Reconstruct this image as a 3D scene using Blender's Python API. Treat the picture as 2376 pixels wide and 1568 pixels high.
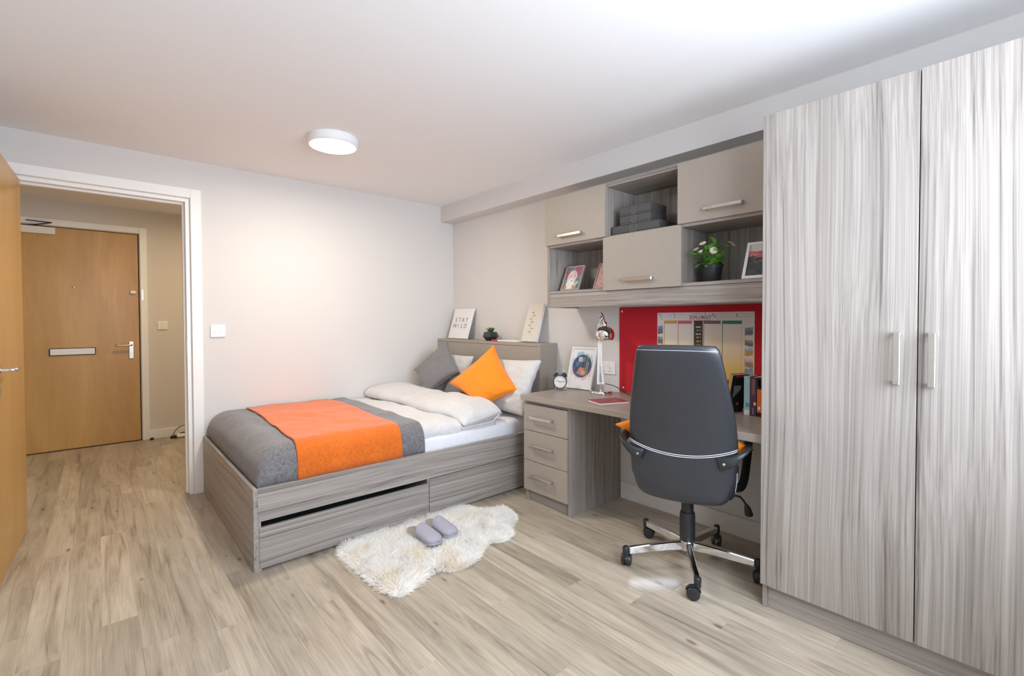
import bpy, bmesh, math, random
from mathutils import Vector, Matrix, noise

scene = bpy.context.scene
COL = scene.collection
for o in list(bpy.data.objects):
    bpy.data.objects.remove(o)
random.seed(7)
R = math.radians

# ------------------------------------------------------------------ camera
F_PX, IMG_W = 1096.43, 2376.0
cd = bpy.data.cameras.new('camera')
cam = bpy.data.objects.new('camera', cd)
COL.objects.link(cam)
cd.sensor_fit = 'HORIZONTAL'
cd.sensor_width = 36.0
cd.lens = 36.0 * F_PX / IMG_W
cd.shift_y = -19.99 / IMG_W
cd.clip_start = 0.02
yaw, pit, rol = R(41.2458), R(-1.1244), R(-0.1656)
fw = Vector((math.sin(yaw) * math.cos(pit), math.cos(yaw) * math.cos(pit), math.sin(pit)))
rt = Vector((math.cos(yaw), -math.sin(yaw), 0))
up = rt.cross(fw)
rt, up = math.cos(rol) * rt + math.sin(rol) * up, -math.sin(rol) * rt + math.cos(rol) * up
M = Matrix((rt, up, -fw)).transposed().to_4x4()
M.translation = Vector((-2.715, -3.9971, 1.226))
cam.matrix_world = M
scene.camera = cam

# ------------------------------------------------------------------ sky, window portal, exposure
world = bpy.data.worlds.new('sky')
scene.world = world
world.use_nodes = True
bgn = world.node_tree.nodes['Background']
bgn.inputs[0].default_value = (0.745, 0.845, 1.0, 1)
bgn.inputs[1].default_value = 16.0
WX0, WX1, WZ0, WZ1, WY = -2.45, -0.75, 0.85, 2.12, -4.45     # window opening in the front wall
pl = bpy.data.lights.new('window_portal', 'AREA')
pl.shape = 'RECTANGLE'
pl.size, pl.size_y = WX1 - WX0, WZ1 - WZ0
pl.cycles.is_portal = True
po = bpy.data.objects.new('window_portal', pl)
COL.objects.link(po)
po.location = ((WX0 + WX1) / 2, WY - 0.3, (WZ0 + WZ1) / 2)
po.rotation_euler = (R(90), 0, 0)
vs = scene.view_settings
vs.view_transform = 'Standard'
vs.look = 'None'
vs.gamma = 1.0
vs.use_curve_mapping = False
vs.exposure = 0.33
scene.cycles.diffuse_bounces = 7
scene.cycles.transmission_bounces = 16
LAMP_W, HALL_W = 16.0, 12.5


# ------------------------------------------------------------------ helpers
def lin(r, g, b):
    f = lambda c: (c / 255.0 / 12.92) if c / 255.0 <= 0.04045 else ((c / 255.0 + 0.055) / 1.055) ** 2.4
    return (f(r), f(g), f(b), 1.0)


class NT:
    def __init__(s, name):
        s.m = bpy.data.materials.new(name)
        s.m.use_nodes = True
        s.t = s.m.node_tree
        s.b = s.t.nodes['Principled BSDF']

    def n(s, typ, **kw):
        nd = s.t.nodes.new(typ)
        for k, v in kw.items():
            setattr(nd, k, v)
        return nd

    def l(s, a, b):
        s.t.links.new(a, b)

    def math(s, op, a, b=None):
        nd = s.n('ShaderNodeMath', operation=op)
        for i, x in enumerate((a, b)):
            if x is None:
                continue
            if isinstance(x, (int, float)):
                nd.inputs[i].default_value = x
            else:
                s.l(x, nd.inputs[i])
        return nd.outputs[0]

    def coords(s, scale, rand=False):
        tc = s.n('ShaderNodeTexCoord')
        src = tc.outputs['Object']
        if rand:
            oi = s.n('ShaderNodeObjectInfo')
            cx = s.n('ShaderNodeCombineXYZ')
            for i, k in enumerate((37.0, 91.0, 53.0)):
                s.l(s.math('MULTIPLY', oi.outputs['Random'], k), cx.inputs[i])
            ad = s.n('ShaderNodeVectorMath', operation='ADD')
            s.l(src, ad.inputs[0])
            s.l(cx.outputs[0], ad.inputs[1])
            src = ad.outputs[0]
        mp = s.n('ShaderNodeMapping')
        mp.inputs['Scale'].default_value = scale
        s.l(src, mp.inputs['Vector'])
        return mp.outputs[0]

    def noise(s, vec, scale, detail=4, rough=0.55, dist=0.0):
        nd = s.n('ShaderNodeTexNoise')
        nd.inputs['Scale'].default_value = scale
        nd.inputs['Detail'].default_value = detail
        nd.inputs['Roughness'].default_value = rough
        nd.inputs['Distortion'].default_value = dist
        s.l(vec, nd.inputs['Vector'])
        return nd.outputs['Fac']

    def ramp(s, fac, stops, interp='LINEAR'):
        nd = s.n('ShaderNodeValToRGB')
        nd.color_ramp.interpolation = interp
        el = nd.color_ramp.elements
        while len(el) < len(stops):
            el.new(0.5)
        for e, (p, c) in zip(el, stops):
            e.position = p
            e.color = c if len(c) == 4 else (*c, 1)
        s.l(fac, nd.inputs[0])
        return nd.outputs[0]

    def mix(s, fac, a, b, typ='MIX'):
        nd = s.n('ShaderNodeMixRGB', blend_type=typ)
        for i, x in enumerate((fac, a, b)):
            if isinstance(x, (int, float)):
                nd.inputs[i].default_value = x if i == 0 else (x, x, x, 1)
            elif isinstance(x, tuple):
                nd.inputs[i].default_value = x if len(x) == 4 else (*x, 1)
            else:
                s.l(x, nd.inputs[i])
        return nd.outputs[0]

    def bump(s, h, strength, dist=0.01):
        nd = s.n('ShaderNodeBump')
        nd.inputs['Strength'].default_value = strength
        nd.inputs['Distance'].default_value = dist
        s.l(h, nd.inputs['Height'])
        s.l(nd.outputs[0], s.b.inputs['Normal'])

    def set(s, col=None, rough=None, metal=None, **kw):
        if col is not None:
            if isinstance(col, tuple):
                s.b.inputs['Base Color'].default_value = col
            else:
                s.l(col, s.b.inputs['Base Color'])
        if rough is not None:
            if isinstance(rough, (int, float)):
                s.b.inputs['Roughness'].default_value = rough
            else:
                s.l(rough, s.b.inputs['Roughness'])
        if metal is not None:
            s.b.inputs['Metallic'].default_value = metal
        for k, v in kw.items():
            s.b.inputs[k].default_value = v
        return s.m


def plain(name, col, rough=0.5, metal=0.0, var=0.04, scale=30.0, bump=0.0, **kw):
    t = NT(name)
    v = t.noise(t.coords((1, 1, 1)), scale, 3)
    lo = tuple(max(0, c * (1 - var)) for c in col[:3])
    hi = tuple(min(1, c * (1 + var)) for c in col[:3])
    c = t.ramp(v, [(0.3, lo), (0.7, hi)])
    t.set(c, rough, metal, **kw)
    if bump:
        t.bump(v, bump, 0.002)
    return t.m


def wood(name, axis, light, mid, dark, rough=0.42):
    """laminate with long wavering grain streaks along one axis"""
    t = NT(name)
    i = 'xyz'.index(axis)
    sc = lambda a, b: tuple(b if k == i else a for k in range(3))
    base = t.coords((1, 1, 1), rand=True)
    warp = t.n('ShaderNodeTexNoise')
    warp.inputs['Scale'].default_value = 1.0
    warp.inputs['Detail'].default_value = 1.0
    mp = t.n('ShaderNodeMapping')
    mp.inputs['Scale'].default_value = sc(2.6, 0.7)
    t.l(base, mp.inputs[0])
    t.l(mp.outputs[0], warp.inputs['Vector'])
    sub = t.n('ShaderNodeVectorMath', operation='SUBTRACT')
    t.l(warp.outputs['Color'], sub.inputs[0])
    sub.inputs[1].default_value = (0.5, 0.5, 0.5)
    ml = t.n('ShaderNodeVectorMath', operation='MULTIPLY')
    t.l(sub.outputs[0], ml.inputs[0])
    ml.inputs[1].default_value = sc(0.065, 0.0)
    ad = t.n('ShaderNodeVectorMath', operation='ADD')
    t.l(base, ad.inputs[0])
    t.l(ml.outputs[0], ad.inputs[1])

    def streak(across, along, detail, rough_):
        m2 = t.n('ShaderNodeMapping')
        m2.inputs['Scale'].default_value = sc(across, along)
        t.l(ad.outputs[0], m2.inputs[0])
        return t.noise(m2.outputs[0], 1.0, detail, rough_)
    s1 = streak(52, 0.22, 4, 0.70)
    s2 = streak(230, 1.0, 2, 0.5)
    s3 = streak(7, 0.3, 2, 0.5)
    c = t.ramp(s1, [(0.30, dark), (0.42, mid), (0.60, light)])
    f = t.ramp(s2, [(0.36, (0.73,) * 3), (0.56, (1.04,) * 3)])
    c = t.mix(0.75, c, f, 'MULTIPLY')
    g = t.ramp(s3, [(0.3, (0.90,) * 3), (0.7, (1.06,) * 3)])
    c = t.mix(1.0, c, g, 'MULTIPLY')
    t.set(c, rough)
    t.bump(s2, 0.08, 0.001)
    return t.m


MAT = {}
WL, WM, WD = (0.395, 0.355, 0.318, 1), (0.30, 0.263, 0.231, 1), (0.135, 0.114, 0.098, 1)
for a in 'xyz':
    MAT['wood_' + a] = wood('grey_oak_laminate_' + a, a, WL, WM, WD)
MAT['beige'] = plain('beige_laminate', lin(162, 152, 140), 0.45, var=0.02)
MAT['desktop'] = plain('desktop_laminate', lin(160, 149, 138), 0.38, var=0.03, scale=60)
MAT['wall'] = plain('wall_paint', (0.67, 0.65, 0.625, 1), 0.85, var=0.012, scale=400, bump=0.03)
MAT['hallwall'] = plain('hall_paint', (0.68, 0.635, 0.58, 1), 0.85, var=0.012, scale=400)
MAT['ceil'] = plain('ceiling_paint', (0.86, 0.85, 0.84, 1), 0.9, var=0.01, scale=300)
MAT['trim'] = plain('white_gloss_trim', (0.85, 0.84, 0.81, 1), 0.35, var=0.01)
MAT['walltrim'] = plain('painted_skirting', (0.74, 0.71, 0.67, 1), 0.5, var=0.01)
MAT['plastic_white'] = plain('white_plastic', (0.82, 0.82, 0.81, 1), 0.35, var=0.01)
MAT['plastic_black'] = plain('black_plastic', (0.018, 0.019, 0.021, 1), 0.42, var=0.1)
MAT['dark_gap'] = plain('painted_gap_shade', (0.02, 0.018, 0.016, 1), 0.8)  # near-black colour standing in for shade inside the bed base
MAT['steel'] = plain('brushed_nickel', (0.62, 0.58, 0.53, 1), 0.30, 1.0, var=0.03)
MAT['chrome'] = plain('chrome', (0.82, 0.82, 0.82, 1), 0.06, 1.0, var=0.005)
MAT['white_metal'] = plain('white_enamel', (0.90, 0.90, 0.89, 1), 0.45, var=0.01)
MAT['sheet'] = plain('white_sheet', (0.84, 0.84, 0.85, 1), 0.8, var=0.02)
MAT['felt_red'] = plain('red_felt', (0.50, 0.010, 0.022, 1), 0.9, var=0.10, scale=300, bump=0.1)
MAT['paper'] = plain('paper', (0.80, 0.76, 0.68, 1), 0.8, var=0.05, scale=200)
MAT['white_card'] = plain('white_card', (0.80, 0.79, 0.77, 1), 0.7, var=0.01)
MAT['ink'] = plain('grey_ink', (0.18, 0.17, 0.17, 1), 0.8)
MAT['boxfab'] = plain('charcoal_boxcloth', (0.080, 0.077, 0.075, 1), 0.7, var=0.15, scale=300, bump=0.1)
MAT['thread'] = plain('white_thread', (0.72, 0.74, 0.78, 1), 0.6)
MAT['greythread'] = plain('grey_thread', (0.30, 0.30, 0.30, 1), 0.7)
MAT['pot'] = plain('black_pot', (0.020, 0.022, 0.024, 1), 0.45, var=0.1)
MAT['soil'] = plain('soil', (0.05, 0.035, 0.022, 1), 0.95, var=0.4, scale=120, bump=0.5)
MAT['leaf'] = plain('green_leaf', (0.15, 0.46, 0.045, 1), 0.45, var=0.35, scale=20)
MAT['leaf_dark'] = plain('dark_green_leaf', (0.03, 0.12, 0.04, 1), 0.5, var=0.3, scale=20)
MAT['petal'] = plain('white_petal', (0.83, 0.80, 0.74, 1), 0.6, var=0.03)
MAT['yellow'] = plain('yellow_core', (0.85, 0.55, 0.05, 1), 0.7)
MAT['slipper'] = plain('lilac_grey_towelling', (0.36, 0.35, 0.40, 1), 0.95, var=0.12, scale=260, bump=0.4)
MAT['insole'] = plain('slipper_insole', (0.36, 0.32, 0.30, 1), 0.95, var=0.1, scale=200)
MAT['red_book'] = plain('red_cover', (0.33, 0.035, 0.045, 1), 0.5, var=0.05)
MAT['floor_base'] = plain('floor_screed', (0.12, 0.10, 0.085, 1), 0.9)


def mk_leather():
    t = NT('black_leather')
    v = t.n('ShaderNodeTexVoronoi')
    v.inputs['Scale'].default_value = 320
    t.l(t.coords((1, 1, 1)), v.inputs['Vector'])
    c = t.ramp(v.outputs['Distance'], [(0.0, (0.027, 0.031, 0.040)), (0.8, (0.016, 0.018, 0.024))])
    t.set(c, 0.36)
    t.b.inputs['Specular IOR Level'].default_value = 0.8
    t.bump(v.outputs['Distance'], 0.06, 0.001)
    return t.m


MAT['leather'] = mk_leather()


def mk_plank():
    t = NT('vinyl_plank')
    oi = t.n('ShaderNodeObjectInfo')
    co = t.coords((1, 1, 1), rand=True)

    def st(ax, ay, det, dist=0.0):
        mp = t.n('ShaderNodeMapping')
        mp.inputs['Scale'].default_value = (ax, ay, 1)
        t.l(co, mp.inputs[0])
        return t.noise(mp.outputs[0], 1.0, det, 0.6, dist)
    s1 = st(22, 1.6, 5, 1.2)
    s2 = st(170, 4.0, 3)
    s3 = st(5, 2.0, 3, 0.6)
    c = t.ramp(s1, [(0.28, (0.27, 0.225, 0.17)), (0.45, (0.455, 0.393, 0.312)), (0.66, (0.56, 0.495, 0.40))])
    c = t.mix(0.6, c, t.ramp(s2, [(0.36, (0.78,) * 3), (0.58, (1.03,) * 3)]), 'MULTIPLY')
    c = t.mix(1.0, c, t.ramp(s3, [(0.32, (0.86, 0.85, 0.83)), (0.68, (1.08, 1.07, 1.05))]), 'MULTIPLY')
    tone = t.ramp(oi.outputs['Random'], [(0.0, (0.80, 0.79, 0.77)), (0.5, (0.96, 0.95, 0.93)), (1.0, (1.10, 1.09, 1.08))])
    c = t.mix(1.0, c, tone, 'MULTIPLY')
    vo = t.n('ShaderNodeTexVoronoi')
    vo.inputs['Scale'].default_value = 1.0
    mp = t.n('ShaderNodeMapping')
    mp.inputs['Scale'].default_value = (9, 3.2, 1)
    t.l(co, mp.inputs[0])
    t.l(mp.outputs[0], vo.inputs['Vector'])
    kn = t.ramp(vo.outputs['Distance'], [(0.04, (0.28, 0.23, 0.19)), (0.10, (1, 1, 1))])
    c = t.mix(0.8, c, kn, 'MULTIPLY')
    t.set(c, t.math('ADD', t.math('MULTIPLY', s2, 0.12), 0.28))
    t.bump(s2, 0.10, 0.001)
    return t.m


MAT['plank'] = mk_plank()


def mk_doorwood():
    t = NT('beech_veneer')
    co = t.coords((1, 1, 1), rand=True)

    def st(a, b, det):
        mp = t.n('ShaderNodeMapping')
        mp.inputs['Scale'].default_value = (a, a, b)
        t.l(co, mp.inputs[0])
        return t.noise(mp.outputs[0], 1.0, det, 0.55, 0.4)
    s1, s2 = st(5, 1.0, 4), st(60, 2.5, 3)
    c = t.ramp(s1, [(0.3, (0.47, 0.255, 0.070)), (0.7, (0.60, 0.350, 0.115))])
    c = t.mix(0.5, c, t.ramp(s2, [(0.3, (0.86,) * 3), (0.7, (1.04,) * 3)]), 'MULTIPLY')
    t.set(c, 0.33)
    return t.m


MAT['beech'] = mk_doorwood()


def mk_linen(name, c0, c1, bump=0.25, crease=0.25):
    t = NT(name)
    n1 = t.noise(t.coords((1, 1, 1)), 9.0, 4)
    nx = t.noise(t.coords((300, 60, 60)), 1.0, 2)
    ny = t.noise(t.coords((60, 300, 60)), 1.0, 2)
    w = t.math('ADD', t.math('MULTIPLY', nx, 0.5), t.math('MULTIPLY', ny, 0.5))
    c = t.ramp(w, [(0.35, c0), (0.65, c1)])
    c = t.mix(0.5, c, t.ramp(n1, [(0.3, (0.86,) * 3), (0.7, (1.06,) * 3)]), 'MULTIPLY')
    t.set(c, 0.9)
    t.b.inputs['Sheen Weight'].default_value = 0.25
    cr = t.noise(t.coords((1.0, 0.45, 1.0)), 26.0, 3, 0.6, 1.5)
    hgt = t.math('ADD', t.math('MULTIPLY', w, 0.18), t.math('MULTIPLY', cr, crease))
    t.bump(hgt, bump, 0.008)
    return t.m


MAT['grey_throw'] = mk_linen('grey_woven_throw', (0.105, 0.100, 0.106), (0.24, 0.228, 0.232), 0.4)
MAT['orange_throw'] = mk_linen('orange_woven_throw', (0.60, 0.112, 0.004), (0.78, 0.170, 0.007), 0.35)
MAT['orange'] = mk_linen('orange_cotton', (0.88, 0.25, 0.006), (0.95, 0.29, 0.010), 0.30, 0.5)
MAT['greycush'] = mk_linen('grey_cotton', (0.165, 0.158, 0.166), (0.205, 0.198, 0.206), 0.30, 0.5)
MAT['duvet'] = mk_linen('white_linen', (0.60, 0.59, 0.585), (0.70, 0.69, 0.685), 0.55, 1.0)


def mk_emit(name, col, st):
    t = NT(name)
    t.set((0.9, 0.9, 0.9, 1), 0.4)
    t.b.inputs['Emission Color'].default_value = col
    t.b.inputs['Emission Strength'].default_value = st
    return t.m


def mk_glass():
    m = bpy.data.materials.new('window_glass')
    m.use_nodes = True
    t = m.node_tree
    t.nodes.remove(t.nodes['Principled BSDF'])
    a = t.nodes.new('ShaderNodeBsdfTransparent')
    g = t.nodes.new('ShaderNodeBsdfGlossy')
    g.inputs['Roughness'].default_value = 0.02
    mx = t.nodes.new('ShaderNodeMixShader')
    mx.inputs[0].default_value = 0.06
    t.links.new(a.outputs[0], mx.inputs[1])
    t.links.new(g.outputs[0], mx.inputs[2])
    t.links.new(mx.outputs[0], t.nodes['Material Output'].inputs[0])
    return m


MAT['glass'] = mk_glass()


def mk_fur():
    t = NT('sheepskin_wool')
    v = t.noise(t.coords((1, 1, 1)), 7.0, 3)
    c = t.ramp(v, [(0.30, (0.95, 0.91, 0.82)), (0.50, (0.975, 0.965, 0.945))])
    t.set(c, 1.0)
    t.b.inputs['Specular IOR Level'].default_value = 0.1
    tr = t.n('ShaderNodeBsdfTranslucent')
    t.l(c, tr.inputs['Color'])
    mx = t.n('ShaderNodeMixShader')
    mx.inputs[0].default_value = 0.5
    t.l(t.b.outputs[0], mx.inputs[1])
    t.l(tr.outputs[0], mx.inputs[2])
    t.l(mx.outputs[0], t.t.nodes['Material Output'].inputs[0])
    return t.m


MAT['fur'] = mk_fur()


def mk_print():
    t = NT('printed_paper')
    a = t.n('ShaderNodeVertexColor')
    a.layer_name = 'print'
    t.set(a.outputs['Color'], 0.55)
    return t.m


MAT['print'] = mk_print()


def tag(o, label=None, cat=None, group=None, kind=None):
    for k, v in (('label', label), ('category', cat), ('group', group), ('kind', kind)):
        if v:
            o[k] = v
    return o


def thing(name, loc=(0, 0, 0), rz=0.0, label=None, cat=None, group=None, kind=None):
    o = bpy.data.objects.new(name, None)
    COL.objects.link(o)
    o.location = loc
    o.rotation_euler = (0, 0, rz)
    o.empty_display_size = 0.05
    return tag(o, label, cat, group, kind)


def rootloc(p):
    while p.parent:
        p = p.parent
    return Vector(p.location)


def obj(name, bm, mat, parent=None, world=False, smooth=False, loc=None):
    """link a bmesh as one object; world=True: vertices are in world space (unrotated parents)"""
    if world and parent is not None:
        bmesh.ops.translate(bm, verts=bm.verts, vec=-rootloc(parent))
    if loc is not None and parent is None:
        bmesh.ops.translate(bm, verts=bm.verts, vec=-Vector(loc))
    me = bpy.data.meshes.new(name)
    bmesh.ops.recalc_face_normals(bm, faces=bm.faces)
    bm.to_mesh(me)
    bm.free()
    me.materials.append(MAT[mat] if isinstance(mat, str) else mat)
    if smooth:
        for p in me.polygons:
            p.use_smooth = True
    o = bpy.data.objects.new(name, me)
    COL.objects.link(o)
    if parent is not None:
        o.parent = parent
    elif loc is not None:
        o.location = loc
    return o


def autosmooth(o, deg=35):
    me = o.data
    for p in me.polygons:
        p.use_smooth = True
    bm = bmesh.new()
    bm.from_mesh(me)
    for e in bm.edges:
        if len(e.link_faces) == 2 and e.calc_face_angle(0) > R(deg):
            e.smooth = False
    bm.to_mesh(me)
    bm.free()
    return o


def box(bm, x0, x1, y0, y1, z0, z1, bev=0.0, seg=1):
    b2 = bmesh.new()
    v = [b2.verts.new(p) for p in ((x0, y0, z0), (x1, y0, z0), (x1, y1, z0), (x0, y1, z0),
                                   (x0, y0, z1), (x1, y0, z1), (x1, y1, z1), (x0, y1, z1))]
    for f in ((0, 3, 2, 1), (4, 5, 6, 7), (0, 1, 5, 4), (1, 2, 6, 5), (2, 3, 7, 6), (3, 0, 4, 7)):
        b2.faces.new([v[i] for i in f])
    if bev:
        bmesh.ops.bevel(b2, geom=list(b2.edges), offset=bev, segments=seg, affect='EDGES', profile=0.5)
    join(bm, b2)


def join(bm, b2, mat=None):
    if mat is not None:
        b2.transform(mat)
    me = bpy.data.meshes.new('tmp')
    b2.to_mesh(me)
    b2.free()
    bm.from_mesh(me)
    bpy.data.meshes.remove(me)


def part(name, dims, mat, parent, bev=0.0012, world=True):
    bm = bmesh.new()
    box(bm, *dims, bev=bev)
    return obj(name, bm, mat, parent, world)


def lathe(bm, prof, seg=32, mat=None, cap=True):
    """prof: list of (r, z)"""
    b2 = bmesh.new()
    rings = []
    for r, z in prof:
        if r < 1e-6:
            rings.append([b2.verts.new((0, 0, z))])
        else:
            rings.append([b2.verts.new((r * math.cos(2 * math.pi * i / seg), r * math.sin(2 * math.pi * i / seg), z)) for i in range(seg)])
    for a, b in zip(rings, rings[1:]):
        for i in range(seg):
            j = (i + 1) % seg
            if len(a) == 1 and len(b) == 1:
                continue
            if len(a) == 1:
                b2.faces.new((a[0], b[i], b[j]))
            elif len(b) == 1:
                b2.faces.new((a[i], a[j], b[0]))
            else:
                b2.faces.new((a[i], a[j], b[j], b[i]))
    if cap:
        for r in (rings[0], rings[-1]):
            if len(r) > 2:
                b2.faces.new(r)
    join(bm, b2, mat)


def tube(bm, pts, rad, seg=10, sx=1.0, sy=1.0, power=2.0, cap=True, up=None):
    """sweep an ellipse (or superellipse) along points; rad may be a list"""
    pts = [Vector(p) for p in pts]
    n = len(pts)
    rads = rad if isinstance(rad, (list, tuple)) else [rad] * n
    SXL = sx if isinstance(sx, (list, tuple)) else [sx] * n
    SYL = sy if isinstance(sy, (list, tuple)) else [sy] * n
    prev = None
    rings = []
    for i, p in enumerate(pts):
        d = (pts[min(i + 1, n - 1)] - pts[max(i - 1, 0)]).normalized()
        if prev is None:
            ref = Vector(up) if up else (Vector((0, 0, 1)) if abs(d.z) < 0.9 else Vector((1, 0, 0)))
            a = d.cross(ref).normalized()
        else:
            a = (prev - d * prev.dot(d)).normalized()
        b = d.cross(a)
        prev = a
        ring = []
        for k in range(seg):
            t = 2 * math.pi * k / seg
            c, s = math.cos(t), math.sin(t)
            e = 2.0 / power
            cc = math.copysign(abs(c) ** e, c)
            ss = math.copysign(abs(s) ** e, s)
            ring.append(bm.verts.new(p + a * cc * rads[i] * SXL[i] + b * ss * rads[i] * SYL[i]))
        rings.append(ring)
    for r0, r1 in zip(rings, rings[1:]):
        for k in range(seg):
            j = (k + 1) % seg
            bm.faces.new((r0[k], r0[j], r1[j], r1[k]))
    if cap:
        bm.faces.new(rings[0])
        bm.faces.new(rings[-1])


def spline(pts, n=8):
    """Catmull-Rom through points"""
    P = [Vector(p) for p in pts]
    P = [2 * P[0] - P[1]] + P + [2 * P[-1] - P[-2]]
    out = []
    for i in range(1, len(P) - 2):
        for k in range(n):
            t = k / n
            a, b, c, d = P[i - 1], P[i], P[i + 1], P[i + 2]
            out.append(0.5 * ((2 * b) + (c - a) * t + (2 * a - 5 * b + 4 * c - d) * t * t + (3 * b - a - 3 * c + d) * t ** 3))
    out.append(P[-2])
    return out


def prism(bm, pts2, z0, z1, mat=None, bev=0.0):
    b2 = bmesh.new()
    a = [b2.verts.new((x, y, z0)) for x, y in pts2]
    b = [b2.verts.new((x, y, z1)) for x, y in pts2]
    b2.faces.new(a)
    b2.faces.new(b)
    for i in range(len(a)):
        j = (i + 1) % len(a)
        b2.faces.new((a[i], a[j], b[j], b[i]))
    if bev:
        bmesh.ops.bevel(b2, geom=list(b2.edges), offset=bev, segments=1, affect='EDGES')
    join(bm, b2, mat)


def grid_print(name, w, h, fn, nx, ny, parent, mat4, thick=0.0006):
    """flat printed sheet: colour per cell from fn(u, v), u right 0..1, v up 0..1"""
    bm = bmesh.new()
    V = [[bm.verts.new(((i / nx - 0.5) * w, (j / ny) * h, 0)) for i in range(nx + 1)] for j in range(ny + 1)]
    cols = []
    for j in range(ny):
        for i in range(nx):
            bm.faces.new((V[j][i], V[j][i + 1], V[j + 1][i + 1], V[j + 1][i]))
            cols.append(fn((i + 0.5) / nx, (j + 0.5) / ny))
    bm.transform(mat4)
    me = bpy.data.meshes.new(name)
    bm.to_mesh(me)
    bm.free()
    at = me.color_attributes.new('print', 'FLOAT_COLOR', 'CORNER')
    data = []
    for p, c in zip(me.polygons, cols):
        for _ in p.loop_indices:
            data += [c[0], c[1], c[2], 1.0]
    at.data.foreach_set('color', data)
    me.materials.append(MAT['print'])
    o = bpy.data.objects.new(name, me)
    COL.objects.link(o)
    o.parent = parent
    return o


def text_mesh(s, size, mat4, spacing=1.0, extrude=0.0004):
    cu = bpy.data.curves.new('txt', 'FONT')
    cu.body = s
    cu.size = size
    cu.align_x = 'CENTER'
    cu.space_character = spacing
    cu.extrude = extrude
    cu.resolution_u = 3
    ob = bpy.data.objects.new('txt', cu)
    COL.objects.link(ob)
    dg = bpy.context.evaluated_depsgraph_get()
    me = bpy.data.meshes.new_from_object(ob.evaluated_get(dg))
    bpy.data.objects.remove(ob)
    bpy.data.curves.remove(cu)
    bm = bmesh.new()
    bm.from_mesh(me)
    bpy.data.meshes.remove(me)
    bm.transform(mat4)
    return bm


def frame_mat(origin, xdir, ydir):
    """matrix mapping local x->xdir, y->ydir, z->normal"""
    x = Vector(xdir).normalized()
    y = Vector(ydir)
    y = (y - x * y.dot(x)).normalized()
    z = x.cross(y)
    m = Matrix((x, y, z)).transposed().to_4x4()
    m.translation = Vector(origin)
    return m


def copy_tree(o, parent=None):
    c = o.copy()
    COL.objects.link(c)
    c.parent = parent
    for ch in list(o.children):
        copy_tree(ch, c)
    return c


# ================================================================== ROOM
CH = 2.35           # ceiling height
FL_X0, FL_X1 = -3.30, 0.0


def struct(name, dims, mat, bev=0.0):
    bm = bmesh.new()
    for d in (dims if isinstance(dims, list) else [dims]):
        box(bm, *d, bev=bev)
    d0 = (dims[0] if isinstance(dims, list) else dims)
    o = obj(name, bm, mat, None, loc=(d0[0], d0[2], d0[4]))
    o['kind'] = 'structure'
    return o


floor = struct('floor', [(-4.4, 0.0, -4.45, 0.0, -0.12, -0.004), (-4.4, 0.0, 0.0, 2.30, -0.12, -0.004)], 'floor_base')
tag(floor, 'pale greyish oak-look plank floor')
struct('ceiling', (-3.30, 0.0, -4.45, 0.0, CH, CH + 0.1), 'ceil')
struct('ceiling_hall', (-4.4, -1.2, 0.14, 2.17, 2.365, 2.465), 'ceil')
DX0, DX1, DZ = -3.088, -2.222, 2.08            # bedroom doorway opening
struct('wall_back', [(DX1, 0.0, 0.0, 0.14, -0.1, CH), (-3.30, DX0, 0.0, 0.14, -0.1, CH), (DX0, DX1, 0.0, 0.14, DZ, CH)], 'wall')
struct('wall_right', (0.0, 0.1, -4.45, 0.14, -0.1, CH), 'wall')
struct('wall_left', (-3.40, -3.30, -4.45, 0.0, -0.1, CH), 'wall')
struct('wall_front', [(-3.30, WX0, WY - 0.25, WY, -0.1, CH), (WX1, 0.0, WY - 0.25, WY, -0.1, CH),
                      (WX0, WX1, WY - 0.25, WY, -0.1, WZ0), (WX0, WX1, WY - 0.25, WY, WZ1, CH)], 'wall')
struct('wall_bulkhead', (-0.143, 0.0, -4.45, 0.0, 2.195, CH), 'wall')
HY = 2.17
struct('wall_hall_back', [(-4.4, -3.245, HY, HY + 0.12, -0.1, 2.365), (-2.387, -1.2, HY, HY + 0.12, -0.1, 2.365), (-3.245, -2.387, HY, HY + 0.12, 2.115, 2.365)], 'hallwall')
struct('light_leak_block', (-3.6, -2.0, HY + 0.12, HY + 0.18, -0.1, 2.4), 'hallwall')  # unseen panel added behind the hall door to block light leaking in
struct('wall_hall_right', (-1.2, -1.1, 0.14, HY, -0.1, 2.365), 'hallwall')
struct('wall_hall_left', (-4.5, -4.4, 0.14, HY, -0.1, 2.365), 'hallwall')
struct('wall_hall_front', (-4.4, -3.30, 0.04, 0.14, -0.1, 2.365), 'hallwall')

# window in the front wall (behind the camera)
win = thing('window_1', ((WX0 + WX1) / 2, WY - 0.15, WZ0), kind='structure')
fr = bmesh.new()
for d in ((WX0, WX0 + 0.06, WZ0, WZ1), (WX1 - 0.06, WX1, WZ0, WZ1), (WX0 + 0.06, WX1 - 0.06, WZ0, WZ0 + 0.06), (WX0 + 0.06, WX1 - 0.06, WZ1 - 0.06, WZ1),
          (-1.63, -1.57, WZ0 + 0.06, WZ1 - 0.06)):
    box(fr, d[0], d[1], WY - 0.18, WY - 0.12, d[2], d[3], 0.004)
obj('window_frame', fr, 'trim', win, True)
for a, b in ((WX0 + 0.06, -1.63), (-1.57, WX1 - 0.06)):
    part('pane', (a, b, WY - 0.154, WY - 0.148, WZ0 + 0.06, WZ1 - 0.06), 'glass', win, 0)
part('window_sill', (WX0 - 0.03, WX1 + 0.03, WY - 0.12, WY + 0.04, WZ0 - 0.025, WZ0), 'trim', win, 0.003)

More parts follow.
